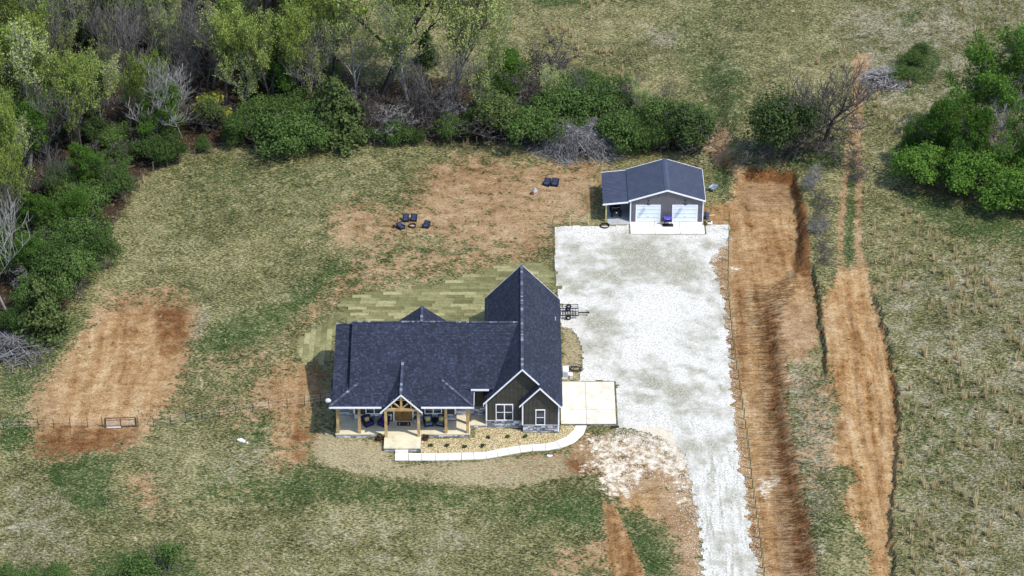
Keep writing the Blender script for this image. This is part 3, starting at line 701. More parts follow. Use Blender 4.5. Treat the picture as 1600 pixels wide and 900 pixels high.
# ------------------------------------------------------------------ river gravel bed
BED = [G(*p) for p in [(658,686),(742,685),(744,669),(760,669),(815,671),(816,677),(874,677),(876,665.5),(903,665.5),(896,677),(884,687),(868,694),(850,698),(811,700),(776,706),(757,710),(722,712),(658,712)]]
def in_poly(x, y, poly):
    r = False
    for k in range(len(poly)):
        (xa, ya), (xb, yb) = poly[k], poly[k-1]
        if (ya > y) != (yb > y) and x < (xb-xa)*(y-ya)/(yb-ya)+xa: r = not r
    return r
link('gravel_bed_soil', fixn(MB().hprism(BED, -.05, .025).mesh('gravel_bed_soil', M_soil)), kind='structure')
xs = [p[0] for p in BED]; ys = [p[1] for p in BED]
mb = MB(); cnt = 0
while cnt < 11000:
    x = random.uniform(min(xs), max(xs)); y = random.uniform(min(ys), max(ys))
    if not in_poly(x, y, BED): continue
    cnt += 1; r = random.uniform(.035, .085); a = random.random()*6.28; q = random.uniform(.6, 1)
    vs = [(x+r*math.cos(a+k*1.2566)*random.uniform(.8, 1.1), y+r*q*math.sin(a+k*1.2566), .03) for k in range(5)]
    mb.add(vs+[(x, y, .03+r*random.uniform(.5, .9))], [(k, (k+1) % 5, 5) for k in range(5)])
me = mb.mesh('river_gravel', M_pebble); o = link('river_gravel', me, kind='stuff')
o['label'] = 'tan river stones spread between the walkway and the house front'

# ------------------------------------------------------------------ sod strips behind the house
SODA = [(548,464),(580,458),(640,450),(700,442),(735,432),(762,419),(830,409),(862,414),(868,505),(530,506),(522,492)]
SODB = [(463,566),(468,532),(480,520),(500,505),(522,490),(548,464),(556,508),(526,510),(520,545),(505,566)]
sod = link('sod_lawn', None, kind='structure')
def sod_mesh(l, wd):
    mb = MB(); n = 10
    xs = [-l/2+l*k/n for k in range(n+1)]
    vs = []
    for yv in (-wd/2, -wd/6, wd/6, wd/2):
        vs += [(x, yv+random.uniform(-.015, .015), .045+random.uniform(-.012, .012)) for x in xs]
    fs = [(j*(n+1)+k, j*(n+1)+k+1, (j+1)*(n+1)+k+1, (j+1)*(n+1)+k) for j in range(3) for k in range(n)]
    b = [(x, yv, -.03) for yv in (-wd/2, wd/2) for x in (-l/2, l/2)]
    o = len(vs); vs += b; m = n+1
    fs += [(0, o, o+1, n), (3*m, 3*m+n, o+3, o+2), (0, m, 2*m, 3*m, o+2, o), (n, o+1, o+3, 3*m+n, 2*m+n, m+n)]
    return fixn(mb.add(vs, fs).mesh('sod_strip', M_sod))
sod_me = [sod_mesh(2.02, .578) for _ in range(4)]
y = G(800, 508)[1]-.3
row = 0
while y < G(800, 405)[1]:
    x = -19-random.random()*2
    while x < 4.6:
        px, py = proj(x, y, 0)
        if in_poly(px, py, SODA): link('sod_strip', random.choice(sod_me), sod, loc=(x+random.uniform(-.04, .04), y, random.uniform(0, .012)), rz=random.uniform(-.012, .012))
        x += 2.03
    y += .585; row += 1
x = -24.0; row = 0
while x < -17.8:
    y = G(800, 570)[1]+((row*.7) % 2)
    while y < G(800, 470)[1]:
        px, py = proj(x, y, 0)
        if in_poly(px, py, SODB) and not in_poly(px, py, SODA): link('sod_strip', random.choice(sod_me), sod, loc=(x, y, random.uniform(0, .012)), rz=math.pi/2+random.uniform(-.015, .015))
        y += 2.03
    x += .585; row += 1

# ================================================================== HOUSE
house = thing('house', 'farmhouse with navy shingle roof, dark board siding and cedar porch', 'house', (-6.5, 7, 0))
HO = house
house.location = (0, 0, 0)
YR, ZR, SL = 8.63, 7.35, .317                               # main ridge, 4:12 slope
XL, XM0, XM1, XW = -17.97, -16.28, -5.44, 1.02              # left rake, raised middle section, wing ridge
ZW, SW = 7.45, 1.077                                        # wing ridge and slope
YP = -1.71                                                  # porch eave
def zf(y, off=0): return ZR-off-SL*(YR-y)
ZE = zf(YP)
T = .16
rf = part('roof', MB().slab([(XM0, YR, ZR), (XM1, YR, ZR), (XM1, YP, ZE), (XM0, YP, ZE)], T)
          .slab([(XM0, YR, ZR), (XM1, YR, ZR), (XM1, 12.75, ZR-.8*4.12), (XM0, 12.75, ZR-.8*4.12)], T)
          .slab([(XM0+.001, YR-.01, ZR-.005), (XM0+.001, YP+2.2, zf(YP+2.2)-.005), (XM0+.12, YP+2.2, zf(YP+2.2)-.005), (XM0+.12, YR-.01, ZR-.005)], .75), M_shingle, HO)
YL = YR+.45; ZL = zf(YR, .5)+.145
for xa, xb, lo in ((XL, XM0+.05, .18), (XM1-.05, XW-.2, 0)):
    part('roof', MB().slab([(xa, YL, ZL-lo), (xb, YL, ZL-lo), (xb, .9, zf(.9, .5+lo)), (xa, .9, zf(.9, .5+lo))], T)
         .slab([(xa, YL, ZL-lo), (xb, YL, ZL-lo), (xb, 12.9, ZL-.8*(12.9-YL)), (xa, 12.9, ZL-.8*(12.9-YL))], T), M_shingle, HO)
# porch hips
XPL, XPR = -18.21, -3.82
dl = XM0-XPL+2.6; dr = 3.3
def hipz(d): return ZE+SL*d
part('porch_roof', MB().slab([(XPL, YP, ZE-.002), (XM0+.9, YP+2.83, hipz(XM0+.9-XPL)+.004), (XM0+.9, 3.4, hipz(XM0+.9-XPL)+.004), (XPL, 2.3, ZE-.002)][:2]+[(XM0+.9, 3.0, hipz(XM0+.9-XPL)+.004), (XPL, 3.0, ZE-.002)], .12)
     .slab([(XPL, YP, ZE-.002), (XM0+.02, YP, ZE-.002), (XM0+.9, YP+2.83, zf(YP+2.83)+.003), ], .12), M_shingle, HO)
part('porch_roof', MB().slab([(XPR, YP, ZE-.002), (XPR, 1.6, ZE-.002), (XPR-3.2, 1.6, hipz(3.2)+.004), (XPR-3.2, YP+3.2, hipz(3.2)+.004)], .12)
     .slab([(XPR, YP, ZE-.002), (XPR-3.2, YP+3.2, zf(YP+3.2)+.003), (XM1-.02, YP, ZE-.002)], .12), M_shingle, HO)
# ridge and hip caps
def caps(pts_list, parent):
    mb = MB()
    for a, b in pts_list:
        a = Vector(a); b = Vector(b); n = max(2, int((b-a).length/.26)); d = (b-a)/n
        for k in range(n):
            mb.obox(a+d*k+Vector((0, 0, .03)), a+d*(k+.92)+Vector((0, 0, .045)), .26, .03)
    o = part('ridge_caps', mb, M_cap, parent, 'stuff'); return o
M_cap = m_island('cap_shingles', [(0, (.035, .04, .065)), (.55, (.065, .072, .105)), (.85, (.11, .118, .15)), (1, (.24, .25, .29))])
caps([((XM0, YR, ZR), (XM1, YR, ZR)), ((XL, YL, ZL-.18), (XM0, YL, ZL-.18)), ((XM1, YL, ZL), (XW-.4, YL, ZL)),
      ((XPL, YP, ZE), (XM0+.9, YP+2.83, zf(YP+2.83))), ((XPR, YP, ZE), (XPR-3.2, YP+3.2, zf(YP+3.2)))], rf)
# rear gable
RX, RZ = -9.3, 6.25
part('rear_gable_roof', MB().slab([(RX, 8.7, RZ), (RX, 13.25, RZ), (RX-4.2, 13.25, RZ-.74*4.2), (RX-4.2, 8.7, RZ-.74*4.2)], T)
     .slab([(RX, 8.7, RZ), (RX, 13.25, RZ), (RX+4.2, 13.25, RZ-.74*4.2), (RX+4.2, 8.7, RZ-.74*4.2)], T), M_shingle, HO)
caps([((RX, 9.6, RZ), (RX, 13.25, RZ))], rf)
# garage wing roof
WE = 3.24; WXL, WXR = -2.89, 4.98+.1; WY0, WY1 = .04, 19.3
wz = lambda x: ZW-SW*abs(x-XW)
wr = part('wing_roof', MB().slab([(XW, WY0, ZW), (XW, WY1, ZW), (WXL, WY1, wz(WXL)), (WXL, WY0, wz(WXL))], T)
     .slab([(XW, WY0, ZW), (XW, WY1, ZW), (WXR, WY1, wz(WXR)), (WXR, WY0, wz(WXR))], T), M_shingle, HO)
caps([((XW, WY0, ZW), (XW, WY1, ZW))], wr)
BX, BZ, BY0 = 2.78, 5.62, -.62
bz = lambda x: BZ-1.08*abs(x-BX)
part('bump_roof', MB().slab([(BX, BY0, BZ), (BX, 2.5, BZ), (.72, 2.5, bz(.72)), (.72, BY0, bz(.72))], .14)
     .slab([(BX, BY0, BZ), (BX, 2.5, BZ), (4.985, 2.5, bz(4.985)), (4.985, BY0, bz(4.985))], .14), M_shingle, HO)
# entry gable roof
EX = -11.02; EY0 = -1.98; EZ = V(626.5, 616.5, EY0)[1]; EHW = 2.12
ES = (EZ-V(595, 643, EY0)[1])/2.0
ez = lambda x: EZ-ES*abs(x-EX)
part('entry_roof', MB().slab([(EX, EY0, EZ), (EX, 5, EZ), (EX-EHW, 5, ez(EX-EHW)), (EX-EHW, EY0, ez(EX-EHW))], .13)
     .slab([(EX, EY0, EZ), (EX, 5, EZ), (EX+EHW, 5, ez(EX+EHW)), (EX+EHW, EY0, ez(EX+EHW))], .13), M_shingle, HO)
yt = YR-(ZR-EZ)/SL
caps([((EX, EY0, EZ), (EX, yt, EZ))], rf)
# fascia boards
def fascia(pts, ht, y, dep=.05):
    for (xa, za), (xb, zb) in pts:
        mb = MB().vprism([(xa, za+.01), (xb, zb+.01), (xb, zb-ht), (xa, za-ht)], y-dep, y)
        part('fascia', mb, M_white, HO)
fascia([((WXL, wz(WXL)), (XW, ZW)), ((XW, ZW), (BX+.4, wz(BX+.4)))], .2, WY0-.002)
fascia([((.72, bz(.72)), (BX, BZ)), ((BX, BZ), (4.985, bz(4.985)))], .2, BY0-.002)
fascia([((EX-EHW, ez(EX-EHW)), (EX, EZ)), ((EX, EZ), (EX+EHW, ez(EX+EHW)))], .19, EY0-.002)
fascia([((WXL, wz(WXL)), (XW, ZW)), ((XW, ZW), (WXR, wz(WXR)))], .2, WY1+.052)
part('fascia', MB().box(XPL-.01, EX-EHW+.15, YP-.06, YP-.003, ZE-.19, ZE+.01), M_white, HO)
part('fascia', MB().box(EX+EHW-.15, XPR+.01, YP-.06, YP-.003, ZE-.19, ZE+.01), M_white, HO)
part('fascia', MB().box(XPL+.02, XPL+.05, YP+.02, 2.2, ZE-.26, ZE-.13), M_siding, HO)
part('fascia', MB().box(XPR+.012, XPR+.05, YP-.05, .9, ZE-.17, ZE+.0), M_white, HO)
part('fascia', MB().box(XPR-.3, -2.3, .84, .895, zf(.9, .5)-.19, zf(.9, .5)+.01), M_white, HO)
part('fascia', MB().box(WXL+.01, WXL+.06, WY0, WY1, wz(WXL)-.36, wz(WXL)-.17), M_white, HO)
part('fascia', MB().box(WXR-.06, WXR-.01, WY0, WY1, wz(WXR)-.36, wz(WXR)-.17), M_white, HO)
part('fascia', MB().slab([(XL-.03, YL-.1, ZL-.22), (XL-.005, YL-.1, ZL-.22), (XL-.005, 1.0, zf(1, .5)-.22), (XL-.03, 1.0, zf(1, .5)-.22)], .2), M_siding, HO)

# walls
def battens(wall, x0, x1, y, z0, ztop, step=.42, skip=()):
    k = x0+step*.6
    while k < x1-.1:
        a, b = z0, ztop(k)
        segs = [(a, b)]
        for (sx0, sx1, sz0, sz1) in skip:
            if sx0-.03 < k < sx1+.03: segs = [(a, sz0), (sz1, b)]
        for za, zb in segs:
            if zb-za > .1: part('batten', MB().box(k-.022, k+.022, y-.03, y-.001, za, zb), M_siding, wall)
        k += step
def stones(x0, x1, y, z0, z1, parent, axis='x', sgn=-1):
    mb = MB(); bk = MB(); z = z0
    while z < z1-.02:
        h = min(random.uniform(.10, .19), z1-z); x = x0
        while x < x1-.02:
            l = min(random.uniform(.18, .62), x1-x); d = random.uniform(.035, .075)
            a = (x+.008, x+l-.008, z+.008, z+h-.008)
            if axis == 'x': mb.box(a[0], a[1], y+sgn*d, y, a[2], a[3])
            else: mb.box(y, y+d, a[0], a[1], a[2], a[3]) if sgn > 0 else mb.box(y-d, y, a[0], a[1], a[2], a[3])
            x += l
        z += h
    part('stone_veneer', mb, M_stone, parent, 'stuff')
    if axis == 'x': bk.box(x0, x1, y-.03, y-.002, z0, z1) if sgn < 0 else bk.box(x0, x1, y+.002, y+.03, z0, z1)
    else: bk.box(y+.002, y+.03, x0, x1, z0, z1) if sgn > 0 else bk.box(y-.03, y-.002, x0, x1, z0, z1)
    part('mortar_bed', bk, M_mortar, parent)
def window(x0, x1, z0, z1, y, lights=1, rows=2, parent=None):
    fw = .09; r = link('window', None, parent or HO)
    r.location = (0, 0, 0)
    me = MB()
    f = MB().box(x0-fw, x0, y-.07, y, z0-fw, z1+fw).box(x1, x1+fw, y-.07, y, z0-fw, z1+fw).box(x0, x1, y-.07, y, z1, z1+fw).box(x0-.04, x1+.04, y-.095, y-.001, z0-fw-.02, z0)
    part('frame', f, M_white, r)
    wl = (x1-x0)/lights
    for k in range(lights):
        xa, xb = x0+wl*k, x0+wl*(k+1)
        if k: part('mullion', MB().box(xa-.05, xa+.05, y-.065, y-.0, z0, z1), M_white, r)
        hh = (z1-z0)/rows
        for j in range(rows):
            part('pane', MB().box(xa+.03, xb-.03, y-.025, y-.012, z0+hh*j+.01, z0+hh*(j+1)-.01), M_glass, r)
            if j: part('meeting_rail', MB().box(xa+.02, xb-.02, y-.05, y-.001, z0+hh*j-.025, z0+hh*j+.025), M_white, r)
    return r
GY, BYW = .44, -.33
W1 = (-1.55, .03, .99, 2.82)
wl = part('wall', MB().vprism([(-2.58, 0), (4.71, 0), (4.71, wz(4.71)-.18), (XW, ZW-.18), (-2.58, wz(-2.58)-.18)], GY, GY+.2), M_siding, HO)
battens(wl, -2.58, 2.7, GY, .9, lambda x: wz(x)-.22, skip=[(W1[0]-.12, W1[1]+.12, W1[2]-.14, W1[3]+.12)])
part('belt_trim', MB().box(-1.42, 2.0, GY-.04, GY-.001, 4.93, 4.99), M_siding, HO)
window(*W1, GY, 2)
stones(-2.58, 1.0, GY, 0, .86, HO)
part('ledge', MB().box(-2.66, 1.02, GY-.11, GY, .862, .93), M_greyrock, HO)
part('corner_trim', MB().box(-2.64, -2.50, GY-.05, GY+.12, 0, wz(-2.5)-.2), M_white, HO)
W2 = (2.44, 3.24, .95, 2.70)
wl = part('wall', MB().vprism([(1.03, 0), (4.70, 0), (4.70, bz(4.70)-.16), (BX, BZ-.16), (1.03, bz(1.03)-.16)], BYW, GY-.01), M_siding, HO)
battens(wl, 1.03, 4.70, BYW, .9, lambda x: bz(x)-.2, skip=[(W2[0]-.12, W2[1]+.12, W2[2]-.14, W2[3]+.12)])
window(*W2, BYW, 1)
stones(1.10, 4.64, BYW, 0, .86, HO)
part('ledge', MB().box(1.02, 4.72, BYW-.11, BYW, .862, .92), M_greyrock, HO)
for xx in (1.0, 4.62): part('corner_trim', MB().box(xx, xx+.13, BYW-.05, BYW+.12, .93 if xx < 2 else 0, bz(xx+.065)-.17), M_white, HO)
part('wall', MB().box(4.51, 4.70, GY+.21, 19.0, 0, wz(4.7)-.16), M_siding, HO)
part('wall', MB().box(-2.58, -2.38, GY+.21, 19.0, 0, wz(-2.38)-.2), M_siding, HO)
part('wall', MB().vprism([(-2.58, 0), (4.71, 0), (4.71, wz(4.71)-.18), (XW, ZW-.18), (-2.58, wz(-2.58)-.18)], 18.8, 19.0), M_siding, HO)
stones(GY, .85, 4.71, 0, .86, HO, 'y', 1)
gd = link('garage_door', None, HO)
for k in range(4): part('panel', MB().box(4.70, 4.745, 1.6, 7.2, .12+k*.56, .12+k*.56+.545), M_doorw, gd)
# main body walls
FY = 1.0; FZ = .45
wl = part('wall', MB().box(-15.9, -5.7, FY, FY+.2, 0, zf(FY)-.17), M_siding, HO)
battens(wl, -15.9, -13.2, FY, 1.35, lambda x: zf(FY)-.2, skip=[(-15.0, -12.9, 1.2, 9)])
battens(wl, -8.8, -5.7, FY, 1.35, lambda x: zf(FY)-.2, skip=[(-8.9, -7.0, 1.2, 9)])
window(-14.67, -13.1, 1.42, 3.15, FY, 2, 1); window(-8.73, -7.15, 1.42, 3.15, FY, 2, 1)
stones(-15.9, -12.1, FY, FZ, 1.3, HO); stones(-9.9, -5.7, FY, FZ, 1.3, HO)
part('corner_trim', MB().box(-15.97, -15.82, FY-.06, FY+.1, 1.3, zf(FY)-.2), M_white, HO)
part('corner_trim', MB().box(-5.78, -5.63, FY-.06, FY+.1, 1.3, zf(FY)-.2), M_white, HO)
RY = 2.05
for xa, xb in ((-17.5, -15.9), (-5.7, -2.58)):
    part('wall', MB().box(xa, xb, RY, RY+.2, 0, zf(RY, .5)-.17), M_siding, HO)
    stones(xa, xb, RY, FZ, 1.5, HO)
part('wall', MB().box(-15.9, -15.7, FY+.2, RY, 0, 4.4), M_siding, HO); part('wall', MB().box(-5.9, -5.7, FY+.2, RY, 0, 4.4), M_siding, HO)
stones(FY+.02, RY, -5.7, FZ, 1.3, HO, 'y', 1)
part('wall', MB().vprism([(RY+.2, 0), (12.3, 0), (12.3, 3.5), (YL, ZL-.2), (RY+.2, zf(RY+.2, .5)-.2)], 0, .2), M_siding, HO).matrix_local = Matrix(((0, 1, 0, -17.5), (1, 0, 0, 0), (0, 0, 1, 0), (0, 0, 0, 1)))
part('wall', MB().box(-17.5, -2.6, 12.1, 12.3, 0, 3.6), M_siding, HO)
part('wall', MB().vprism([(RX-3.6, 0), (RX+3.6, 0), (RX+3.6, RZ-.74*3.6-.2), (RX, RZ-.2), (RX-3.6, RZ-.74*3.6-.2)], 12.7, 12.85), M_siding, HO)
# front door
dr_ = link('front_door', None, HO)
part('casing', MB().box(-11.98, -11.86, FY-.09, FY, FZ, 3.1).box(-10.04, -9.92, FY-.09, FY, FZ, 3.1).box(-11.98, -9.92, FY-.092, FY-.001, 3.1, 3.22), M_white, dr_)
for k in range(2):
    xa = -11.86+k*.91; xb = xa+.90
    part('leaf', MB().box(xa, xb, FY-.06, FY-.002, FZ+.03, 3.08), M_doorwood, dr_)
    part('pane', MB().box(xa+.16, xb-.16, FY-.068, FY-.055, FZ+1.15, 2.9), M_glass, dr_)
    part('panel', MB().box(xa+.16, xb-.16, FY-.075, FY-.055, FZ+.2, FZ+.95), M_doorwood, dr_)
    part('handle', MB().tube((-10.95+(.06 if k else -.06), FY-.10, FZ+.95), (-10.95+(.06 if k else -.06), FY-.10, FZ+1.25), .02, .02), M_blackm, dr_)
part('threshold', MB().box(-11.95, -9.95, FY-.2, FY-.0, FZ, FZ+.04), M_steel, dr_)
# porch floor
PF = [(-17.72, -1.28), (-12.78, -1.28), (-12.78, -3.62), (-9.12, -3.62), (-9.12, -1.28), (-4.22, -1.28), (-4.22, .28), (-2.6, .28), (-2.6, RY-.08), (-17.72, RY-.08)]
pf = link('porch_floor', None, HO)
def pslab(x0, x1, y0, y1): part('slab', MB().box(x0+.008, x1-.008, y0+.008, y1-.008, FZ-.14, FZ+random.uniform(-.002, .002)), M_porch, pf)
for x0, x1 in ((-17.72, -15.3), (-15.3, -12.79), (-9.11, -6.7), (-6.7, -4.22)): pslab(x0, x1, -1.30, RY-.1 if x0 in (-17.72, -6.7) else FY-.08)
pslab(-12.79, -9.11, -1.3, FY-.08); pslab(-12.79, -9.11, -3.64, -1.3); pslab(-4.22, -2.66, .28, RY-.08)
part('foundation', MB().hprism([(-17.66, -1.22), (-12.72, -1.22), (-12.72, -3.56), (-9.18, -3.56), (-9.18, -1.22), (-4.28, -1.22), (-4.28, .34), (-2.62, .34), (-2.62, RY-.02), (-17.66, RY-.02)], -.1, FZ-.145), M_mortar, pf)
for a in ((-17.66, -12.74, -1.22), (-12.72, -9.18, -3.56), (-9.18, -4.28, -1.22), (-4.28, -2.62, .34)): stones(*a, 0, FZ-.15, HO)
stones(-1.2, .34, -4.28, 0, FZ-.15, HO, 'y', 1); stones(-3.56, -1.22, -9.18, 0, FZ-.15, HO, 'y', 1)
stp = part('entry_step', MB().box(-11.62, -10.34, -4.05, -3.65, 0, .24), M_walk, HO)
# porch posts
POSTS = [(525.5, 677, .0), (562, 677, 0), (697, 677, 0), (732.5, 678, 0), (603.5, 682.5, 0), (654.5, 681.5, 0), (529, 661.5, 0), (731, 662, 0)]
for px, py, _ in POSTS:
    x, y = G(px, py, FZ); top = ZE+SL*max(0, y-YP)-.3 if px not in (603.5, 654.5) else 3.75
    if px in (525.5, 529): x = -17.45
    if px in (732.5, 731): x = -4.45
    if py > 676 and py < 679: y = -1.08
    top = ZE-.22 if py < 679 else 3.68
    pr = part('porch_post', MB().box(x-.14, x+.14, y-.14, y+.14, FZ, top), M_cedar, HO, bev=.012)
part('porch_beam', MB().box(-17.6, EX-1.75, -1.2, -.98, ZE-.42, ZE-.2), M_cedar, HO)
part('porch_beam', MB().box(EX+1.75, -4.3, -1.2, -.98, ZE-.42, ZE-.2), M_cedar, HO)
ey = G(603.5, 682.5, FZ)[1]
exl, exr = G(603.5, 682.5, FZ)[0], G(654.5, 682, FZ)[0]
part('truss_beam', MB().box(exl-.02, exr+.02, ey-.15, ey+.15, 3.68, 3.96), M_cedar, HO)
part('king_post', MB().box(EX-.11, EX+.11, ey-.11, ey+.11, 3.96, EZ-.3), M_cedar, HO)
part('collar_tie', MB().box(EX-.78, EX+.78, ey-.06, ey+.06, 4.92, 5.02), M_cedar, HO)
for s in (-1, 1):
    part('truss_brace', MB().obox((EX+s*.13, ey, 4.04), (EX+s*.95, ey, 4.80), .14, .14, (0, 1, 0)), M_cedar, HO)
    part('truss_post', MB().box(EX+s*.98-.06, EX+s*.98+.06, ey-.07, ey+.07, 3.96, ez(EX+.98)-.30), M_cedar, HO)
    part('truss_rafter', MB().obox((EX, ey, EZ-.27), (EX+s*1.5, ey, ez(EX+1.5)-.29), .14, .14, (0, 1, 0)), M_cedar, HO)
part('gable_back_wall', MB().vprism([(EX-1.7, 4.2), (EX+1.7, 4.2), (EX, EZ-.35)], .9, 1.0), M_siding, HO)
part('porch_ceiling', MB().box(-17.5, -4.4, -1.5, FY, ZE-.19, ZE-.17), M_oldwood, HO)
# roof vents
for nm, (px, py, yy) in {'a': (785, 494, 9.6), 'b': (868, 467, 14.5), 'c': (714, 604, 1.2)}.items():
    x, z = V(px, py, yy)
    z = (wz(x) if nm != 'c' else z)
    part('vent_pipe', MB().tube((x, yy, z-.15), (x, yy, z+.35), .06, .06, 8), M_steel if nm != 'a' else M_blackm, HO)
# gutter downspout at the left corner
# ------------------------------------------------------------------ things on and around the porch
dish = thing('satellite_dish', 'small white satellite dish at the left end of the porch eave', 'dish', (XPL-.12, -1.0, ZE-.1))
part('reflector', MB().lathe([(.0, 0), (.18, .03), (.27, .08), (.29, .10), (.25, .085), (.0, .03)], (0, 0, .28), 14, 'y'), M_white, dish)
part('mast', MB().tube((0, 0, -.45), (0, .06, .28), .035, .035), M_blackm, dish)
part('feed_arm', MB().tube((0, 0, .1), (0, -.3, .3), .02, .02), M_blackm, dish)
part('bracket', MB().box(-.1, .12, -.04, .08, -.5, -.38), M_blackm, dish)

def chair(name, label, loc, rz, cush, wdt=.82, group=None):
    c = thing(name, label, 'chair', loc, rz, group); h = wdt/2
    part('base', MB().box(-h, h, -.40, .38, .06, .30), M_black, c, bev=.02)
    for s in (-1, 1): part('arm', MB().box(s*h-(.13 if s > 0 else 0), s*h+(0 if s > 0 else .13), -.40, .40, .30, .60), M_black, c, bev=.025)
    bk = MB().add([(-h, .28, .30), (h, .28, .30), (h, .50, .30), (-h, .50, .30), (-h, .46, .92), (h, .46, .92), (h, .60, .90), (-h, .60, .90)], [(0,1,5,4),(1,2,6,5),(2,3,7,6),(3,0,4,7),(4,5,6,7),(3,2,1,0)])
    part('backrest', bk, M_black, c, bev=.02)
    part('seat_cushion', MB().box(-h+.14, h-.14, -.42, .26, .301, .44), cush, c, bev=.035)
    b2 = MB().add([(-h+.14, .16, .445), (h-.14, .16, .445), (h-.14, .29, .445), (-h+.14, .29, .445), (-h+.14, .33, .86), (h-.14, .33, .86), (h-.14, .455, .86), (-h+.14, .455, .86)], [(0,1,5,4),(1,2,6,5),(2,3,7,6),(3,0,4,7),(4,5,6,7),(3,2,1,0)])
    part('back_cushion', b2, cush, c, bev=.03)
    for sx in (-1, 1):
        for sy in (-.34, .34): part('leg', MB().box(sx*(h-.07)-.03, sx*(h-.07)+.03, sy-.03, sy+.03, 0, .06), M_blackm, c)
    return c
def pillow(label, loc, rz):
    mb = MB(); n = 6; vs = []
    for j in range(n+1):
        for i in range(n+1):
            u, v = i/n*2-1, j/n*2-1; t = .075*(1-u**4)*(1-v**4)
            vs.append((u*.23*(1-.06*v*v), -t, v*.23*(1-.06*u*u)))
    vs += [(x, -y, z) for x, y, z in vs]; m = (n+1)**2
    fs = [(j*(n+1)+i, j*(n+1)+i+1, (j+1)*(n+1)+i+1, (j+1)*(n+1)+i) for j in range(n) for i in range(n)]
    fs += [tuple(m+k for k in f[::-1]) for f in fs]
    me = fixn(mb.add(vs, fs).mesh('throw_pillow', M_yellow, True))
    o = link('throw_pillow', me, loc=loc); o.rotation_euler = (-.35, 0, rz); return tag(o, label, 'pillow')
GRP = 'lounge chairs on the front porch'
def porch_pt(px, py): return G(px, py, FZ)
PCHAIRS = [(575, 664, .55, M_purple, 'porch lounge chair with purple cushion and yellow pillow, left of entry', 'yellow throw pillow on the left purple-cushioned porch chair'),
      (599, 663, -.6, M_purple, 'purple-cushioned porch chair partly hidden behind the left entry post', None),
      (669.5, 664, .22, M_slate, 'slate-cushioned porch chair left of the small round table', 'yellow throw pillow on the chair left of the small round table'),
      (689, 664, -.3, M_slate, 'slate-cushioned porch chair right of the small round table', 'yellow throw pillow on the chair right of the small round table')]
for px, py, rz, cm, lb, pl in PCHAIRS:
    x, y = porch_pt(px, py); y = min(y+.35, FY-.75); chair('lounge_chair', lb, (x, y, FZ), rz, cm, .95, GRP)
    if pl: d = Matrix.Rotation(rz, 3, 'Z') @ Vector((-.02, .12, 0)); pillow(pl, (x+d.x, y+d.y, FZ+.66), rz)
x, y = porch_pt(679.5, 661)
t = thing('side_table', 'small round black side table between two slate-cushioned porch chairs', 'table', (x, y+.1, FZ))
part('table_top', MB().lathe([(.0, .46), (.26, .46), (.27, .48), (.26, .50), (0, .50)], n=16), M_blackm, t)
part('drum', MB().lathe([(.2, 0), (.22, .05), (.16, .25), (.22, .44), (.2, .458)], n=14), M_black, t)
x, y = porch_pt(631, 662.5)
t = thing('door_mat', 'dark patterned door mat before the double front door', 'mat', (x, y, FZ+.003))
part('rug', MB().box(-.62, .62, -.3, .3, 0, .015), M_matm, t)
part('border', MB().box(-.66, -.621, -.34, .34, 0, .018).box(.621, .66, -.34, .34, 0, .018).box(-.62, .62, -.34, -.301, 0, .018).box(-.62, .62, .301, .34, 0, .018), M_blackm, t)
for k in (-1, 1): part('stripe', MB().box(k*.44-.05, k*.44+.05, -.22, .22, .016, .019), M_porch, t)

def leaves(n, fn, size, seed, flat=.0):
    """n leaf quads; fn(rng, n) gives centres and outward directions"""
    r = np.random.default_rng(seed); C, N = fn(r, n)
    n = len(C)
    R = r.normal(size=(n, 3)); R /= np.linalg.norm(R, axis=1)[:, None]
    N = N+R*.9; N /= np.linalg.norm(N, axis=1)[:, None]
    U = np.cross(N, r.normal(size=(n, 3))); U /= np.linalg.norm(U, axis=1)[:, None]; W = np.cross(N, U)
    s = size*r.uniform(.6, 1.4, n)[:, None]
    a = C+U*s; b = C+W*s*.55; c = C-U*s; d = C-W*s*.55
    Vv = np.stack([a, b, c, d], 1).reshape(-1, 3)
    return Vv, np.arange(4*n).reshape(n, 4)
def blob_fn(rx, ry, h, lump=.25, lumps=9, base=.0, seed=0, thick=.35, clumps=0, cs_=.16, ir=0):
    rr = np.random.default_rng(seed)
    cs = rr.normal(size=(lumps, 3)); cs /= np.linalg.norm(cs, axis=1)[:, None]; cs[:, 2] = np.abs(cs[:, 2])*1.1-.25
    ls = rr.uniform(.30, .55, lumps)
    if ir: ls = rr.uniform(.22, .52, lumps); cs = cs*rr.uniform(.55, 1.35, lumps)[:, None]; cs[:, 2] *= rr.uniform(.5, 1.4, lumps)
    def fn(r, n):
        if clumps:
            c, d = f0(rr, clumps); q = r.integers(0, clumps, n); o = r.normal(size=(n, 3))*cs_*rr.uniform(.6, 1.5, clumps)[q][:, None]
            p = c[q]+o+d[q]*.1; p[:, 2] = np.maximum(p[:, 2], .03); return p, o/cs_*.6+d[q]*.5+np.array([0, 0, .5])
        return f0(r, n)
    def f0(r, n):
        k = r.integers(0, lumps, n); d = r.normal(size=(n, 3)); d /= np.linalg.norm(d, axis=1)[:, None]
        rad = ls[k]*(1-thick*r.random(n)**1.5)
        p = cs[k]*.62+d*rad[:, None]
        p = np.stack([p[:, 0]*rx, p[:, 1]*ry, base+(p[:, 2]*.5+.46)*h], 1)
        p[:, 2] = np.maximum(p[:, 2], .03)
        return p, d+np.array([0, 0, .35])
    return fn
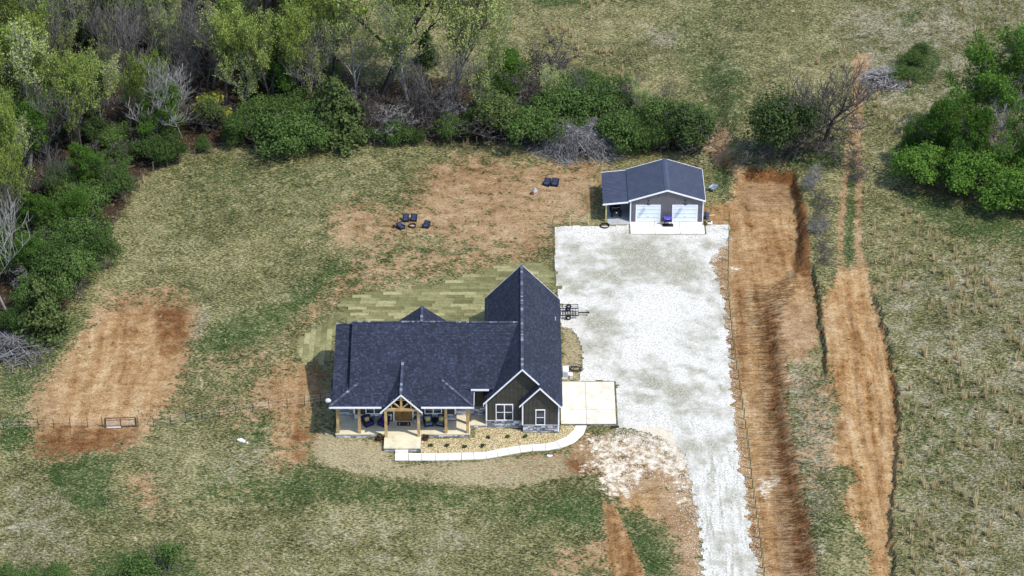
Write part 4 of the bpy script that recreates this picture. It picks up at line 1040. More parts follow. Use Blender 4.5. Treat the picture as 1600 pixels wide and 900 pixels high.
def small_plant(name, label, cat, loc, r, h, mat, n, size, group=None, stems=True, seed=1):
    t = thing(name, label, cat, loc, random.random()*6, group)
    Vv, Ff = leaves(n, blob_fn(r, r, h, lumps=6, seed=seed), size, seed)
    o = link('foliage', np_mesh('foliage', Vv, Ff, mat), t); o['kind'] = 'stuff'
    part('stem', MB().tube((0, 0, -.05), (0, 0, h*.6), .03, .015, 5), M_barkd, t)
    return t
BSH = [(673,698,.8,'leftmost small shrub in the tan gravel bed, near the entry slab'), (699,699,1,'second small shrub in the front row of the gravel bed'), (726,699.5,.9,'third small shrub in the front row of the gravel bed'), (754,698.5,1.1,'fourth and largest small shrub by the curve of the white walkway'),
       (763,685,.8,'small shrub in the gravel bed under the twin garage window'), (793,684,.8,'small shrub in the gravel bed between the two garage gables'), (820.5,684,.8,'small shrub in the gravel bed before the smaller front gable')]
for i, (px, py, s, lb) in enumerate(BSH):
    x, y = G(px, py); small_plant('small_shrub', lb, 'shrub', (x, y, .03), .30*s, .42*s, M_lf_cedar, 160, .07, 'small shrubs in the gravel bed', seed=i+3)
for px, py, lb in ((593.5, 688, 'dark red flower pot beside the left edge of the entry slab'), (665, 688, 'dark red flower pot right of the entry slab in gravel')):
    x, y = G(px, py); t = thing('flower_pot', lb, 'pot', (x, y, .02), 0, 'flower pots flanking the entry')
    part('pot', MB().lathe([(.20, 0), (.27, .12), (.30, .34), (.33, .36), (.33, .42), (.28, .42), (.26, .36), (0, .36)], n=14), M_pot, t)
    Vv, Ff = leaves(120, blob_fn(.34, .34, .4, lumps=5, base=.36, seed=int(px)), .08, int(px))
    o = link('plant', np_mesh('plant', Vv, Ff, M_lf_privet), t); o['kind'] = 'stuff'
x, y = porch_pt(648.5, 659)
t = thing('porch_planter', 'grey planter against the stone right of the front door', 'planter', (x, FY-.32, FZ))
part('tub', MB().lathe([(.14, 0), (.18, .2), (.2, .42), (.17, .42), (0, .38)], n=12), M_greyrock, t)
Vv, Ff = leaves(70, blob_fn(.22, .22, .35, lumps=4, base=.4, seed=5), .06, 5); o = link('plant', np_mesh('plant', Vv, Ff, M_lf_cedar), t); o['kind'] = 'stuff'

# heat pump, cables, plate
x, y = G(885, 590)
t = thing('heat_pump', 'white heat pump cabinet beside the garage wing wall', 'heat pump', (5.55, y+.1, 0))
part('cabinet', MB().box(-.3, .3, -.3, .62, .12, 1.0), M_white, t, bev=.02)
part('grille', MB().box(-.22, .22, -.315, -.3, .2, .85), M_steel, t)
for k in range(6): part('slat', MB().box(-.2, .2, -.33, -.316, .25+k*.1, .28+k*.1), M_tubblue, t)
part('base_pad', MB().box(-.4, .42, -.42, .7, 0, .118), M_pad, t)
x, y = G(892, 591)
t = thing('utility_cabinet', 'short cream utility box right of the white heat pump', 'utility box', (6.1, y-.05, 0))
part('housing', MB().box(-.14, .16, -.25, .3, .02, .5), M_pad, t, bev=.015); part('lid', MB().box(-.16, .18, -.27, .32, .501, .54), M_walk, t)
x, y = G(900, 578)
mb = MB(); r_ = random.Random(3)
for k in range(5):
    rx, ry, ox, oy = r_.uniform(.35, .75), r_.uniform(.35, .6), r_.uniform(-.2, .2), r_.uniform(-.2, .2)
    mb.path([(ox+rx*math.cos(t_)*(1+.12*math.sin(3*t_+k)), oy+ry*math.sin(t_), .06+.05*k+.03*math.sin(2*t_+k)) for t_ in np.linspace(0, 6.28, 20)[:-1]], .028, 5, True)
o = link('cable_coil', fixn(mb.mesh('cable_coil', M_rubber)), loc=(x, y, .02)); tag(o, 'tangled coil of black cable on the grass behind the pad', 'cable')
x, y = G(961, 668.5)
o = link('rubber_ramp', bevel(fixn(MB().add([(-.42, -.14, 0), (.42, -.06, 0), (.40, .18, 0), (-.44, .10, 0), (-.42, -.14, .05), (.42, -.06, .05), (.40, .18, .12), (-.44, .10, .12)], [(0,1,2,3),(4,5,6,7),(0,1,5,4),(1,2,6,5),(2,3,7,6),(3,0,4,7)]).mesh('rubber_ramp', M_rubber)), .01), loc=(x, y, .04))
tag(o, 'dark wedge ramp lying at the lower corner of the garage pad', 'ramp')

# ------------------------------------------------------------------ utility trailer
wx, wy = G(888, 500)
t = thing('utility_trailer', 'small black mesh sided utility trailer parked on the white gravel', 'trailer', (wx, wy+.75, .03))
x0, x1, y0, y1, bz0 = -1.45, 1.05, -.62, .72, .55
for k in range(9): part('deck_slat', MB().box(x0+.06+k*(x1-x0-.12)/9, x0+.13+k*(x1-x0-.12)/9, y0, y1, bz0-.03, bz0), M_blackm, t)
part('frame', MB().box(x0, x1, y0-.04, y0, bz0-.12, bz0-.0).box(x0, x1, y1, y1+.04, bz0-.12, bz0).box(x0-.04, x0, y0, y1, bz0-.12, bz0).box(x1, x1+.04, y0, y1, bz0-.12, bz0), M_blackm, t)
for yy in (y0, y1):
    part('side_rail', MB().box(x0, x1, yy-.025, yy+.025, bz0+.42, bz0+.47).box(x0, x1, yy-.02, yy+.02, bz0+.2, bz0+.235), M_blackm, t)
    for k in range(4):
        xx = x0+(x1-x0)*k/3; part('stake', MB().box(xx-.025, xx+.025, yy-.026, yy+.026, bz0, bz0+.42), M_blackm, t)
part('end_rail', MB().box(x1-.025, x1+.025, y0, y1, bz0+.42, bz0+.469).box(x1-.02, x1+.02, y0, y1, bz0+.2, bz0+.235), M_blackm, t)
part('tailgate', MB().box(x0-.03, x0+.02, y0, y1, bz0+.40, bz0+.45).box(x0-.03, x0+.02, y0, y1, bz0+.02, bz0+.06).box(x0-.03, x0+.02, -.0, .05, bz0+.06, bz0+.4), M_blackm, t)
def wheel(par, x, y, z, r=.3, wd=.18, nm='wheel'):
    wv = link(nm, None, par); wv.location = (x, y, z)
    part('tyre', MB().lathe([(r*.58, -wd/2), (r*.92, -wd/2), (r, -wd*.3), (r, wd*.3), (r*.92, wd/2), (r*.58, wd/2)], n=18, axis='y'), M_rubber, wv)
    part('rim', MB().lathe([(.0, -wd*.51), (r*.2, -wd*.54), (r*.56, -wd*.46), (r*.57, wd*.45), (0, wd*.4)], n=14, axis='y'), M_rock, wv)
    part('hub', MB().lathe([(0, -wd*.62), (r*.16, -wd*.6), (r*.18, -wd*.5), (0, -wd*.49)], n=8, axis='y'), M_blackm, wv)
wheel(t, 0, y0-.16, .30); wheel(t, 0, y1+.16, .30)
for yy in (y0-.16, y1+.16): part('fender', MB().box(-.38, .38, yy-.11, yy+.11, .62, .65), M_blackm, t)
wheel(t, .05, y1-.16, bz0+.32, .28, .16, 'spare_wheel')
part('tongue', MB().box(x1+.04, x1+1.05, -.05, .05, bz0-.16, bz0-.07), M_blackm, t)
part('coupler', MB().box(x1+1.05, x1+1.22, -.07, .07, bz0-.18, bz0-.02), M_blackm, t)
part('jack', MB().tube((x1+.95, .1, .0), (x1+.95, .1, bz0+.15), .035, .035), M_blackm, t)

# ================================================================== WORKSHOP
shop = thing('workshop', 'grey metal workshop with two white roll doors and navy roof', 'workshop')
SX0, SX1, SY0, SY1 = 13.27, 21.5, 39.94, 46.5; SXM = (SX0+SX1)/2; SZ, SS = 4.30, .322
sz = lambda x: SZ-SS*abs(x-SXM)
OX0, OX1, OY0, OY1 = SX0-.2, SX1+.2, SY0-.18, SY1+.2
D = [(13.94, 16.66), (18.03, 20.84)]
sw = part('wall', MB().vprism([(SX0, 0), (SX1, 0), (SX1, sz(SX1)-.06), (SXM, SZ-.06), (SX0, sz(SX0)-.06)], SY0, SY0+.12), M_shopside, shop)
part('wall', MB().vprism([(SX0, 0), (SX1, 0), (SX1, sz(SX1)-.06), (SXM, SZ-.06), (SX0, sz(SX0)-.06)], SY1-.12, SY1), M_shopside, shop)
part('wall', MB().box(SX0, SX0+.12, SY0+.13, SY1-.13, 0, sz(SX0)-.06), M_shopside, shop); part('wall', MB().box(SX1-.12, SX1, SY0+.13, SY1-.13, 0, sz(SX1)-.06), M_shopside, shop)
k = SX0+.13
while k < SX1-.05:
    z0 = 2.32 if any(a-.08 < k < b+.08 for a, b in D) else .02
    part('wall_rib', MB().box(k-.03, k+.03, SY0-.028, SY0-.001, z0, sz(k)-.1), M_shopside, sw)
    k += .235
mb = MB()
rl = part('roof', MB().slab([(SXM, OY0, SZ), (SXM, OY1, SZ), (OX0, OY1, sz(OX0)), (OX0, OY0, sz(OX0))], .07).slab([(SXM, OY0, SZ), (SXM, OY1, SZ), (OX1, OY1, sz(OX1)), (OX1, OY0, sz(OX1))], .07), M_shoproof, shop)
def ribs(x0, z0, x1, z1, par):
    y = OY0+.12
    while y < OY1-.05:
        part('roof_rib', MB().obox((x0, y, z0+.018), (x1, y, z1+.018), .05, .036, (0, 0, 1)), M_shoproof, par); y += .305
ribs(SXM, SZ, OX0, sz(OX0), rl); ribs(SXM, SZ, OX1, sz(OX1), rl)
part('ridge_cap', MB().slab([(SXM, OY0-.01, SZ+.05), (SXM, OY1+.01, SZ+.05), (SXM-.3, OY1+.01, SZ-.045), (SXM-.3, OY0-.01, SZ-.045)], .01).slab([(SXM, OY0-.01, SZ+.05), (SXM, OY1+.01, SZ+.05), (SXM+.3, OY1+.01, SZ-.045), (SXM+.3, OY0-.01, SZ-.045)], .01), M_shoproof, rl)
for y in (OY0, OY1):
    ya, yb = (y-.05, y-.002) if y == OY0 else (y+.002, y+.05)
    for x0, x1 in ((OX0, SXM), (SXM, OX1)): part('rake_trim', MB().vprism([(x0, sz(x0)+.03), (x1, sz(x1)+.03), (x1, sz(x1)-.15), (x0, sz(x0)-.15)], ya, yb), M_white, shop)
for xx in (SX0-.01, SX1-.10): part('corner_trim', MB().box(xx, xx+.12, SY0-.06, SY0+.1, 0, sz(xx+.06)-.17), M_white, shop)
LX0 = 10.2
lz = lambda x: 2.47+.33*(x-LX0)/(SX0-LX0)
ll = part('lean_to_roof', MB().slab([(LX0, OY0, lz(LX0)), (SX0-.03, OY0, lz(SX0)), (SX0-.03, OY1-.02, lz(SX0)), (LX0, OY1-.02, lz(LX0))], .06), M_shoproof, shop)
ribs(LX0, lz(LX0), SX0-.05, lz(SX0-.05), ll)
for ya, yb in ((OY0-.05, OY0-.002), (OY1, OY1+.05)): part('rake_trim', MB().vprism([(LX0-.02, lz(LX0)+.03), (SX0-.22, lz(SX0-.2)+.03), (SX0-.22, lz(SX0-.2)-.15), (LX0-.02, lz(LX0)-.15)], ya, yb), M_white, shop)
part('eave_trim', MB().box(OX1+.002, OX1+.04, OY0, OY1, sz(OX1)-.12, sz(OX1)+.02), M_white, shop)
part('eave_trim', MB().box(OX0-.03, OX0-.002, OY0, OY1, sz(OX0)-.1, sz(OX0)+.02), M_shoproof, shop)
for yy in (SY0+.1, 43.2, SY1-.2): part('lean_to_post', MB().box(10.52, 10.66, yy-.07, yy+.07, 0, lz(10.6)-.062), M_wpost, shop)
part('lean_to_beam', MB().box(10.5, 10.68, SY0, SY1, lz(10.6)-.24, lz(10.6)-.065), M_wpost, shop)
part('lean_to_slab', MB().box(10.75, SX0-.005, SY0-.55, SY1, -.05, .05), M_greyc, shop)
for a, b in D:
    d = link('garage_door', None, shop)
    part('frame', MB().box(a-.03, a+.09, SY0-.05, SY0-.002, .07, 2.28).box(b-.09, b+.03, SY0-.05, SY0-.002, .07, 2.28).box(a+.09, b-.09, SY0-.05, SY0-.002, 2.17, 2.28), M_white, d)
    for k in range(4): part('panel', MB().box(a+.095, b-.095, SY0-.03, SY0-.003, .08+k*.523, .08+k*.523+.475), M_doorw, d)
    part('handle', MB().box((a+b)/2-.08, (a+b)/2+.08, SY0-.05, SY0-.031, .72, .75), M_blackm, d)
    lx = (a+b)/2
    lm = link('wall_lamp', None, shop)
    part('arm', MB().path([(lx, SY0, 2.85), (lx, SY0-.2, 3.05), (lx, SY0-.42, 3.02), (lx, SY0-.5, 2.85)], .022, 6), M_blackm, lm)
    part('shade', MB().lathe([(.05, .1), (.08, .06), (.22, -.06), (.24, -.1), (.21, -.08), (.0, .02)], (lx, SY0-.5, 2.75), 14), M_blackm, lm)
    part('back_plate', MB().lathe([(.0, -.04), (.09, -.04), (.09, 0), (0, 0)], (lx, SY0-.001, 2.85), 10, 'y'), M_blackm, lm)
# barrel smoker between the doors
x, y = G(1043, 348)
t = thing('barrel_grill', 'blue barrel grill standing between the two white workshop doors', 'grill', (x, SY0-.62, .075))
part('barrel', MB().lathe([(0, -.48), (.24, -.47), (.27, -.44), (.27, .44), (.24, .47), (0, .48)], (0, 0, .78), 16, 'x'), M_blue, t)
part('firebox', MB().lathe([(0, -.16), (.18, -.16), (.18, .16), (0, .16)], (-.64, 0, .66), 12, 'x'), M_blackm, t)
part('lid_handle', MB().path([(-.2, -.26, .86), (-.2, -.34, .88), (.2, -.34, .88), (.2, -.26, .86)], .018, 5), M_steel, t)
part('chimney', MB().tube((.38, .05, 1.0), (.38, .05, 1.4), .05, .05, 8), M_blackm, t)
part('shelf', MB().box(-.45, .45, -.48, -.24, .60, .63), M_blackm, t)
for sx in (-.4, .4):
    for sy in (-.2, .2): part('leg', MB().tube((sx, sy, 0), (sx*.92, sy*.8, .62), .022, .022), M_blackm, t)
o = link('grill_mat', bevel(fixn(MB().box(-.62, .62, -.26, .30, 0, .02).mesh('grill_mat', M_rubber)), .006), loc=(x, SY0-.75+.0, .074)); o.location.y = SY0-.80; o.scale = (1, 1.2, .08)
tag(o, 'grey rubber mat under the blue barrel grill', 'mat')
# quad bike under the lean-to
x, y = G(966, 333)
t = thing('quad_bike', 'black quad bike parked under the lean-to roof', 'quad bike', (11.7, y-.2, .05), .1)
part('body', MB().add([(-.28, -.85, .42), (.28, -.85, .42), (.3, .8, .45), (-.3, .8, .45), (-.22, -.75, .75), (.22, -.75, .75), (.24, .75, .72), (-.24, .75, .72)], [(0,1,2,3),(4,5,6,7),(0,1,5,4),(1,2,6,5),(2,3,7,6),(3,0,4,7)]), M_blackm, t, bev=.04)
part('seat', MB().box(-.18, .18, -.15, .65, .74, .88), M_rubber, t, bev=.05)
for sy in (-.65, .65): part('rack', MB().box(-.42, .42, sy-.25, sy+.25, .84, .87), M_blackm, t)
for sx in (-1, 1):
    for sy in (-.62, .62):
        wq = link('wheel', None, t); wq.location = (sx*.46, sy, .3)
        part('tyre', MB().lathe([(.15, -.12), (.28, -.12), (.3, -.07), (.3, .07), (.28, .12), (.15, .12)], n=14, axis='x'), M_rubber, wq)
        part('rim', MB().lathe([(0, -.08), (.14, -.1), (.14, .1), (0, .08)], n=10, axis='x'), M_steel, wq)
        part('fender', MB().box(sx*.46-.17-sx*.46, .17, -.3, .3, .34, .38), M_blackm, wq)
part('handlebar', MB().path([(-.4, -.3, 1.02), (-.12, -.42, 1.0), (.12, -.42, 1.0), (.4, -.3, 1.02)], .02, 6), M_steel, t)
part('headlight', MB().lathe([(0, -.04), (.09, -.03), (.09, .03), (0, .04)], (0, -.88, .66), 10, 'y'), M_rock, t)
t = thing('work_bench', 'red and black bench of clutter at the back of the lean-to', 'bench', (11.95, 44.6, .05))
part('top', MB().box(-1.0, 1.0, -.35, .35, .85, .92), M_red, t)
for sx in (-.92, .92):
    for sy in (-.28, .28): part('leg', MB().box(sx-.04, sx+.04, sy-.04, sy+.04, 0, .85), M_blackm, t)
part('shelf', MB().box(-.9, .9, -.3, .3, .3, .34), M_red, t)
x, y = G(945, 354)
mb = MB()
for k in range(3): mb.path([(math.cos(a)*(.42+.05*k), math.sin(a)*(.42+.05*k), .05+.05*k) for a in np.linspace(0, 6.283, 24)[:-1]], .045, 6, True)
o = link('hose_coil', fixn(mb.mesh('hose_coil', M_rubber)), loc=(x, y, .04)); tag(o, 'coiled dark hose on white gravel at the lean-to post', 'hose')
x, y = on_ground(1102, 339)[:2]
t = thing('water_barrel', 'dark blue barrel standing against the right workshop wall', 'barrel', (SX1+.48, SY0+.75, 0))
part('drum', MB().lathe([(.26, 0), (.28, .03), (.29, .3), (.31, .32), (.29, .34), (.29, .6), (.31, .62), (.29, .64), (.28, .9), (.24, .92), (0, .90)], n=16), M_tankblue, t)
part('bung', MB().lathe([(.05, .9), (.05, .94), (0, .94)], (.12, .1, 0), 8), M_rock, t)
x, y, z = on_ground(1109, 337)
o = link('plank', bevel(fixn(MB().box(-.55, .55, -.09, .09, 0, .04).mesh('plank', M_wpost)), .008), loc=(x+.1, y, z+.02), rz=.25); tag(o, 'pale plank lying on dirt beside the dark blue barrel', 'plank')
x, y, z = on_ground(1101, 352)
small_plant('potted_shrub', 'small brown green shrub at the right corner of the workshop', 'shrub', (SX1+.25, y, .05), .32, .55, M_lf_cedar, 120, .07, seed=8)
x, y, z = on_ground(1108, 350)
t = thing('storage_box', 'white plastic box with dark lid on gravel right of workshop', 'box', (x, y, .04))
part('body', MB().box(-.35, .35, -.18, .18, 0, .22), M_white, t, bev=.02); part('lid', MB().box(-.22, .2, -.1, .12, .221, .25), M_blackm, t)
x, y, z = on_ground(1114, 297)
t = thing('wheelbarrow', 'grey blue wheelbarrow tipped on the grass right of workshop', 'wheelbarrow', (x, y, z), .9)
part('tray', MB().add([(-.3, -.22, .12), (.3, -.22, .12), (.3, .22, .12), (-.3, .22, .12), (-.52, -.36, .48), (.55, -.36, .52), (.55, .36, .52), (-.52, .36, .48)], [(0,3,2,1),(0,1,5,4),(1,2,6,5),(2,3,7,6),(3,0,4,7)]), M_tubblue, t)
part('wheel', MB().lathe([(0, -.04), (.18, -.04), (.2, 0), (.18, .04), (0, .04)], (.62, 0, .2), 12, 'y'), M_rubber, t)
for s in (-1, 1): part('handle', MB().tube((.5, s*.12, .18), (-.85, s*.28, .45), .025, .025), M_oldwood, t)

# ------------------------------------------------------------------ fire pit and its chairs
FG = 'black lounge chairs around the fire pit'
for px, py, rz, lb in [(634, 347, 0, 'left one of two black chairs behind the fire pit'), (646.5, 346.5, -.08, 'right one of two black chairs behind the fire pit'),
                       (626.5, 359, .75, 'black chair left of the fire pit'), (666, 357, -.35, 'black chair right of the fire pit')]:
    x, y, z = on_ground(px, py); chair('garden_chair', lb, (x, y+.25, z), rz, M_navy, .92, FG).scale = (.78, .78, .72)
for px, py, rz, lb in [(854.5, 291, -.35, 'left of the pair of black chairs on the dirt'), (867, 291.5, -.25, 'right of the pair of black chairs on the dirt')]:
    x, y, z = on_ground(px, py); chair('garden_chair', lb+' near the workshop', (x, y+.25, z), rz, M_navy, .95, 'pair of chairs in the back yard').scale = (.86, .86, .8)
x, y, z = on_ground(644.5, 355)
t = thing('fire_pit', 'rusty round steel fire pit ring on the dirt', 'fire pit', (x, y, z))
part('ring', MB().lathe([(.38, 0), (.40, .02), (.40, .30), (.43, .32), (.43, .35), (.38, .35), (.36, .30), (.36, 0)], n=20), M_rust, t)
part('ash_bed', MB().lathe([(.0, .12), (.35, .10), (.35, .05), (0, .05)], n=14), M_greyrock, t)
x, y, z = on_ground(620, 355)
t = thing('fire_tool_stand', 'thin black pole stand behind the left fire pit chair', 'stand', (x, y, z))
part('pole', MB().tube((.1, .1, 0), (.1, .1, 1.0), .05, .04), M_blackm, t); part('foot', MB().lathe([(0, 0), (.2, 0), (.2, .05), (0, .06)], (.1, .1, 0), 10), M_blackm, t)
part('log_basket', MB().lathe([(.16, 0), (.2, .3), (.17, .3), (.14, .04), (0, .04)], (-.3, -.1, 0), 12), M_rust, t)

def rock(label, px, py, s, mat, nm='rock', grp=None):
    x, y, z = on_ground(px, py); bm = bmesh.new(); bmesh.ops.create_icosphere(bm, subdivisions=2, radius=1)
    r = random.Random(int(px*7)); ph = [r.random()*6 for _ in range(4)]
    for v in bm.verts:
        k = 1+.22*math.sin(v.co.x*3+ph[0])+.18*math.sin(v.co.y*4+ph[1])+.12*math.sin(v.co.z*5+ph[2])
        v.co = Vector((v.co.x*s[0]*k, v.co.y*s[1]*k, v.co.z*s[2]*k))
    me = bpy.data.meshes.new(nm); bm.to_mesh(me); bm.free(); me.materials.append(mat)
    o = link(nm, me, loc=(x, y, z+s[2]*.4)); tag(o, label, 'rock', grp)
rock('largest white rock on the left front lawn', 375, 689, (.34, .24, .2), M_rock, 'white_rock', 'white rocks on the lawn')
rock('middle one of three white rocks on the lawn', 381, 690.5, (.17, .14, .12), M_rock, 'white_rock', 'white rocks on the lawn')
rock('smallest white rock of three on the lawn', 386, 692, (.15, .1, .09), M_rock, 'white_rock', 'white rocks on the lawn')
rock('pale grey boulder on the dirt near the two back yard chairs', 835, 300, (.38, .3, .3), M_greyrock, 'boulder')
rock('brown grey stone leaning beside the pale boulder', 830.5, 303, (.3, .18, .16), M_rust, 'boulder')
rock('white stones by the front walkway on the grass', 859, 713, (.24, .18, .12), M_rock, 'pale_rock')

# ------------------------------------------------------------------ fences and gate
def fence(name, label, pts, ph, mat, r=.04, wires=(.3, .6, .9), cat='fence', wr=.012, mesh=False):
    t = thing(name, label, cat); P_ = []
    for px, py in pts:
        x, y, z = on_ground(px, py); P_.append((x, y, z))
        part('post', MB().box(x-r, x+r, y-r, y+r, z-.2, z+ph*random.uniform(.92, 1.06)), mat, t)
    for w_ in wires:
        part('wire', MB().path([(x, y-r, z+w_*ph) for x, y, z in P_], wr, 4), M_steel if wr < .007 else M_tpost if mat is M_tpost else M_dpost, t)
    return t
LF1 = [(-20,673),(6,672),(31,671),(60,670),(84,669),(110,668),(137,668),(160,667)]
LF2 = [(216,667),(240,666.5),(267,665),(291,661),(316,656),(343,652),(368,648),(395,644),(420.5,641),(449,638),(476,634),(501,630)]
fence('wire_fence', 'wire fence on thin dark posts left of the farm gate', LF1, 1.25, M_dpost, .03, wr=.005)
fence('wire_fence', 'wire fence on thin dark posts from the gate to the house', LF2, 1.25, M_dpost, .03, wr=.005)
rows = [(345,1139),(450,1137),(500,1141),(560,1148),(620,1157),(680,1166),(760,1175),(840,1186),(900,1193),(1000,1206)]
pts = []; y = 345
while y < 930: pts.append((float(np.interp(y, [r[0] for r in rows], [r[1] for r in rows])), y)); y += 15.5
fence('wire_fence', 'long wire fence on green steel posts along the right driveway edge', pts, 1.3, M_tpost, .045, wires=(.35, .9), wr=.007)
fence('wire_fence', 'wire fence on raw pine posts behind the top left gravel corner', [(863,352.5),(891,352),(919.5,351.5)], 1.35, M_wpost, .055, wr=.008)
fence('wire_fence', 'wire fence on dark posts along the left gravel edge', [(863.5,356),(864.5,378),(865.5,400),(866.5,424),(867.5,446)], 1.2, M_tpost, .035, wires=(.1, .25, .4, .55, .7, .85, .97), wr=.008)
fence('wire_fence', 'old pasture fence on crooked dark posts beside the left shrubs', [(128,455),(150,425),(161,402),(168,384),(178,358),(184,344),(200,318),(216,300),(221,282)], 1.3, M_oldwood, .06)
fence('wire_fence', 'old pasture fence on weathered posts along the wood edge', [(240,268),(262,262),(280,256),(305,246),(330,239),(365,236),(400,234),(435,233),(470,233),(505,230),(545,229),(585,228),(625,227),(665,226),(705,225),(745,228),(790,230),(835,231)], 1.3, M_oldwood, .05)
ga = on_ground(164.5, 668.5); gb = on_ground(213.5, 667)
t = thing('farm_gate', 'dark tubular farm gate with wire mesh in the left fence', 'gate', (0, 0, 0))
A_, B_ = Vector(ga), Vector(gb); up = Vector((0, 0, 1)); dd = (B_-A_)
a, b = A_+dd*.03+up*.12, B_-dd*.03+up*.12
part('gate_frame', MB().tube(a, b, .045, .045).tube(a+up*1.05, b+up*1.05, .045, .045).tube(a, a+up*1.05, .045, .045).tube(b, b+up*1.05, .045, .045).tube(a+up*.82, b+up*.82, .03, .03).tube((a+b)/2, (a+b)/2+up*1.05, .04, .04), M_rust, t)
mb = MB()
for k in range(1, 24): p = a+(b-a)*k/24; mb.tube(p, p+up*1.05, .006, .006, 3)
for k in range(1, 7): mb.tube(a+up*.15*k, b+up*.15*k, .006, .006, 3)
part('wire_mesh', mb, M_steel, t, 'stuff')
part('bottom_board', MB().obox(a+up*-.04+Vector((.05, -.06, 0)), (a+b)/2+up*-.04+Vector((0, -.06, 0)), .04, .14), M_rock, t)
for p in (A_, B_): part('gate_post', MB().tube(p-up*.3, p+up*1.15, .07, .065, 8), M_tpost, t)

# ================================================================== VEGETATION
def grow(seed, h, r0, nb=7, lean=.08, spread=.75, levels=3, first=.3, multi=1, up=.35, sub=4, crook=.18):
    """returns (trunk segments, branch segments, tip points)"""
    R = random.Random(seed); tr = []; br = []; tips = []
    def limb(p, d, L, r, lev):
        n = 4 if lev < 2 else 3; pts = [(p, r)]
        for k in range(n):
            d = (d+Vector((R.gauss(0, crook), R.gauss(0, crook), R.gauss(0, crook*.6)))+Vector((0, 0, up*.12*lev))).normalized()
            p = p+d*(L/n); pts.append((p, r*(1-.78*(k+1)/n)))
        for k in range(n): (tr if lev == 0 else br).append((pts[k][0], pts[k+1][0], pts[k][1], pts[k+1][1], lev))
        if lev >= levels: tips.append(p); tips.append(pts[-2][0]); return
        m = nb if lev == 0 else sub
        for j in range(m):
            f = (first+(1-first)*(j+R.random()*.8)/m) if lev == 0 else .25+.75*(j+R.random())/m
            f = min(f, .98); k = min(n-1, int(f*n)); q = pts[k][0].lerp(pts[k+1][0], f*n-k)
            az = j*2.4+R.random()*1.2; dd = Vector((math.cos(az), math.sin(az), 0)); base = (pts[k+1][0]-pts[k][0]).normalized()
            nd = (base*(1-spread*.55)+dd*spread+Vector((0, 0, up*R.random()))).normalized()
            limb(q, nd, L*(R.uniform(.38, .58) if lev == 0 else R.uniform(.42, .62))*(1.12-.45*f if lev == 0 else 1), max(.02, pts[k][1]*.55), lev+1)
        tips.append(p)
    for m_ in range(multi):
        a = R.random()*6.28; l_ = lean+(.28 if multi > 1 else 0)
        limb(Vector((.15*m_*math.cos(a), .15*m_*math.sin(a), -.2)), Vector((math.cos(a)*l_, math.sin(a)*l_, 1)).normalized(), h*R.uniform(.8, 1.0) if multi > 1 else h*.92, r0*(1 if multi == 1 else .75), 0)
    return tr, br, tips
def seg_mesh(name, segs, mat, minr=.018, n=None):
    mb = MB()
    for a, b, ra, rb, lev in segs: mb.tube(a, b, max(ra, minr), max(rb, minr*.8), n or (7 if lev == 0 else 4 if lev == 1 else 3), cap=False)
    return mb.mesh(name, mat)
def tip_leaves(tips, n, size, spread, seed, mat):
    T_ = np.array([tuple(t) for t in tips])
    def fn(r, n):
        C = T_[r.integers(0, len(T_), n)]+r.normal(size=(n, 3))*spread
        N = r.normal(size=(n, 3)); N[:, 2] = np.abs(N[:, 2])+.3; return C, N
    Vv, Ff = leaves(n, fn, size, seed); return np_mesh('crown', Vv, Ff, mat)
PROTO = {}
def proto_tree(key, name, parts):
    """parts: list of (part name, mesh, kind)"""
    PROTO[key] = (name, parts)
def plant(key, label, cat, px, py, sx, sz=None, rz=None, group=None, dz=0):
    name, parts = PROTO[key]; x, y, z = on_ground(px, py)
    t = thing(name, label, cat, (x, y, z+dz), random.random()*6.28 if rz is None else rz, group)
    t.scale = (sx, sx, sz or sx)
    for nm, me, kd in parts:
        o = link(nm, me, t)
        if kd: o['kind'] = kd
    return t
def mk_tree(key, name, seed, bark, leafmat, nleaf, lsize, lspread, **kw):
    tr, br, tips = grow(seed, **kw)
    ps = [('trunk', seg_mesh('trunk', tr, bark), None), ('branches', seg_mesh('branches', br, bark), 'stuff')]
    if nleaf: ps.append(('crown', tip_leaves(tips, nleaf, lsize, lspread, seed, leafmat), 'stuff'))
    proto_tree(key, name, ps)
for i in range(3):   # 10 m spring trees
    mk_tree('spring%d' % i, 'spring_tree', 11+i, M_barkd if i != 1 else M_barkg, M_lf_spring if i != 1 else M_lf_pale, 7500, .085, .15, h=10, lean=.02, r0=.22, nb=11, spread=.60, first=.30, up=.8, sub=6, crook=.11)
for i in range(2):
    mk_tree('pale%d' % i, 'spring_tree', 31+i, M_barkp, M_lf_pale, 4200, .085, .16, h=8, r0=.15, nb=9, spread=.7, first=.2, up=.6, sub=5)
for i in range(2):
    mk_tree('lush%d' % i, 'leafy_tree', 41+i, M_barkg, M_lf_bright, 15000, .095, .20, h=7.5, r0=.2, nb=9, spread=.85, first=.25, up=.4, sub=5)
for i in range(4):
    mk_tree('bare%d' % i, 'bare_tree', 51+i, [M_barkg, M_barkp, M_barkd, M_barkg][i], None, 0, 0, 0, h=8, r0=[.13, .09, .15, .10][i], nb=10, spread=.72, first=.25, up=.6, sub=6, crook=.15)
for i in range(3):   # tangled thickets of grey-brown twigs, 3 m
    tr, br, tips = grow(61+i, h=3, r0=.05, nb=6, spread=1.0, first=.1, multi=6, up=.3, sub=4, crook=.35)
    ps = [('stems', seg_mesh('stems', tr, M_twig, .022, 3), 'stuff'), ('twigs', seg_mesh('twigs', br, M_twig if i != 1 else M_twigp, .016, 3), 'stuff')]
    proto_tree('thick%d' % i, 'thicket', ps)
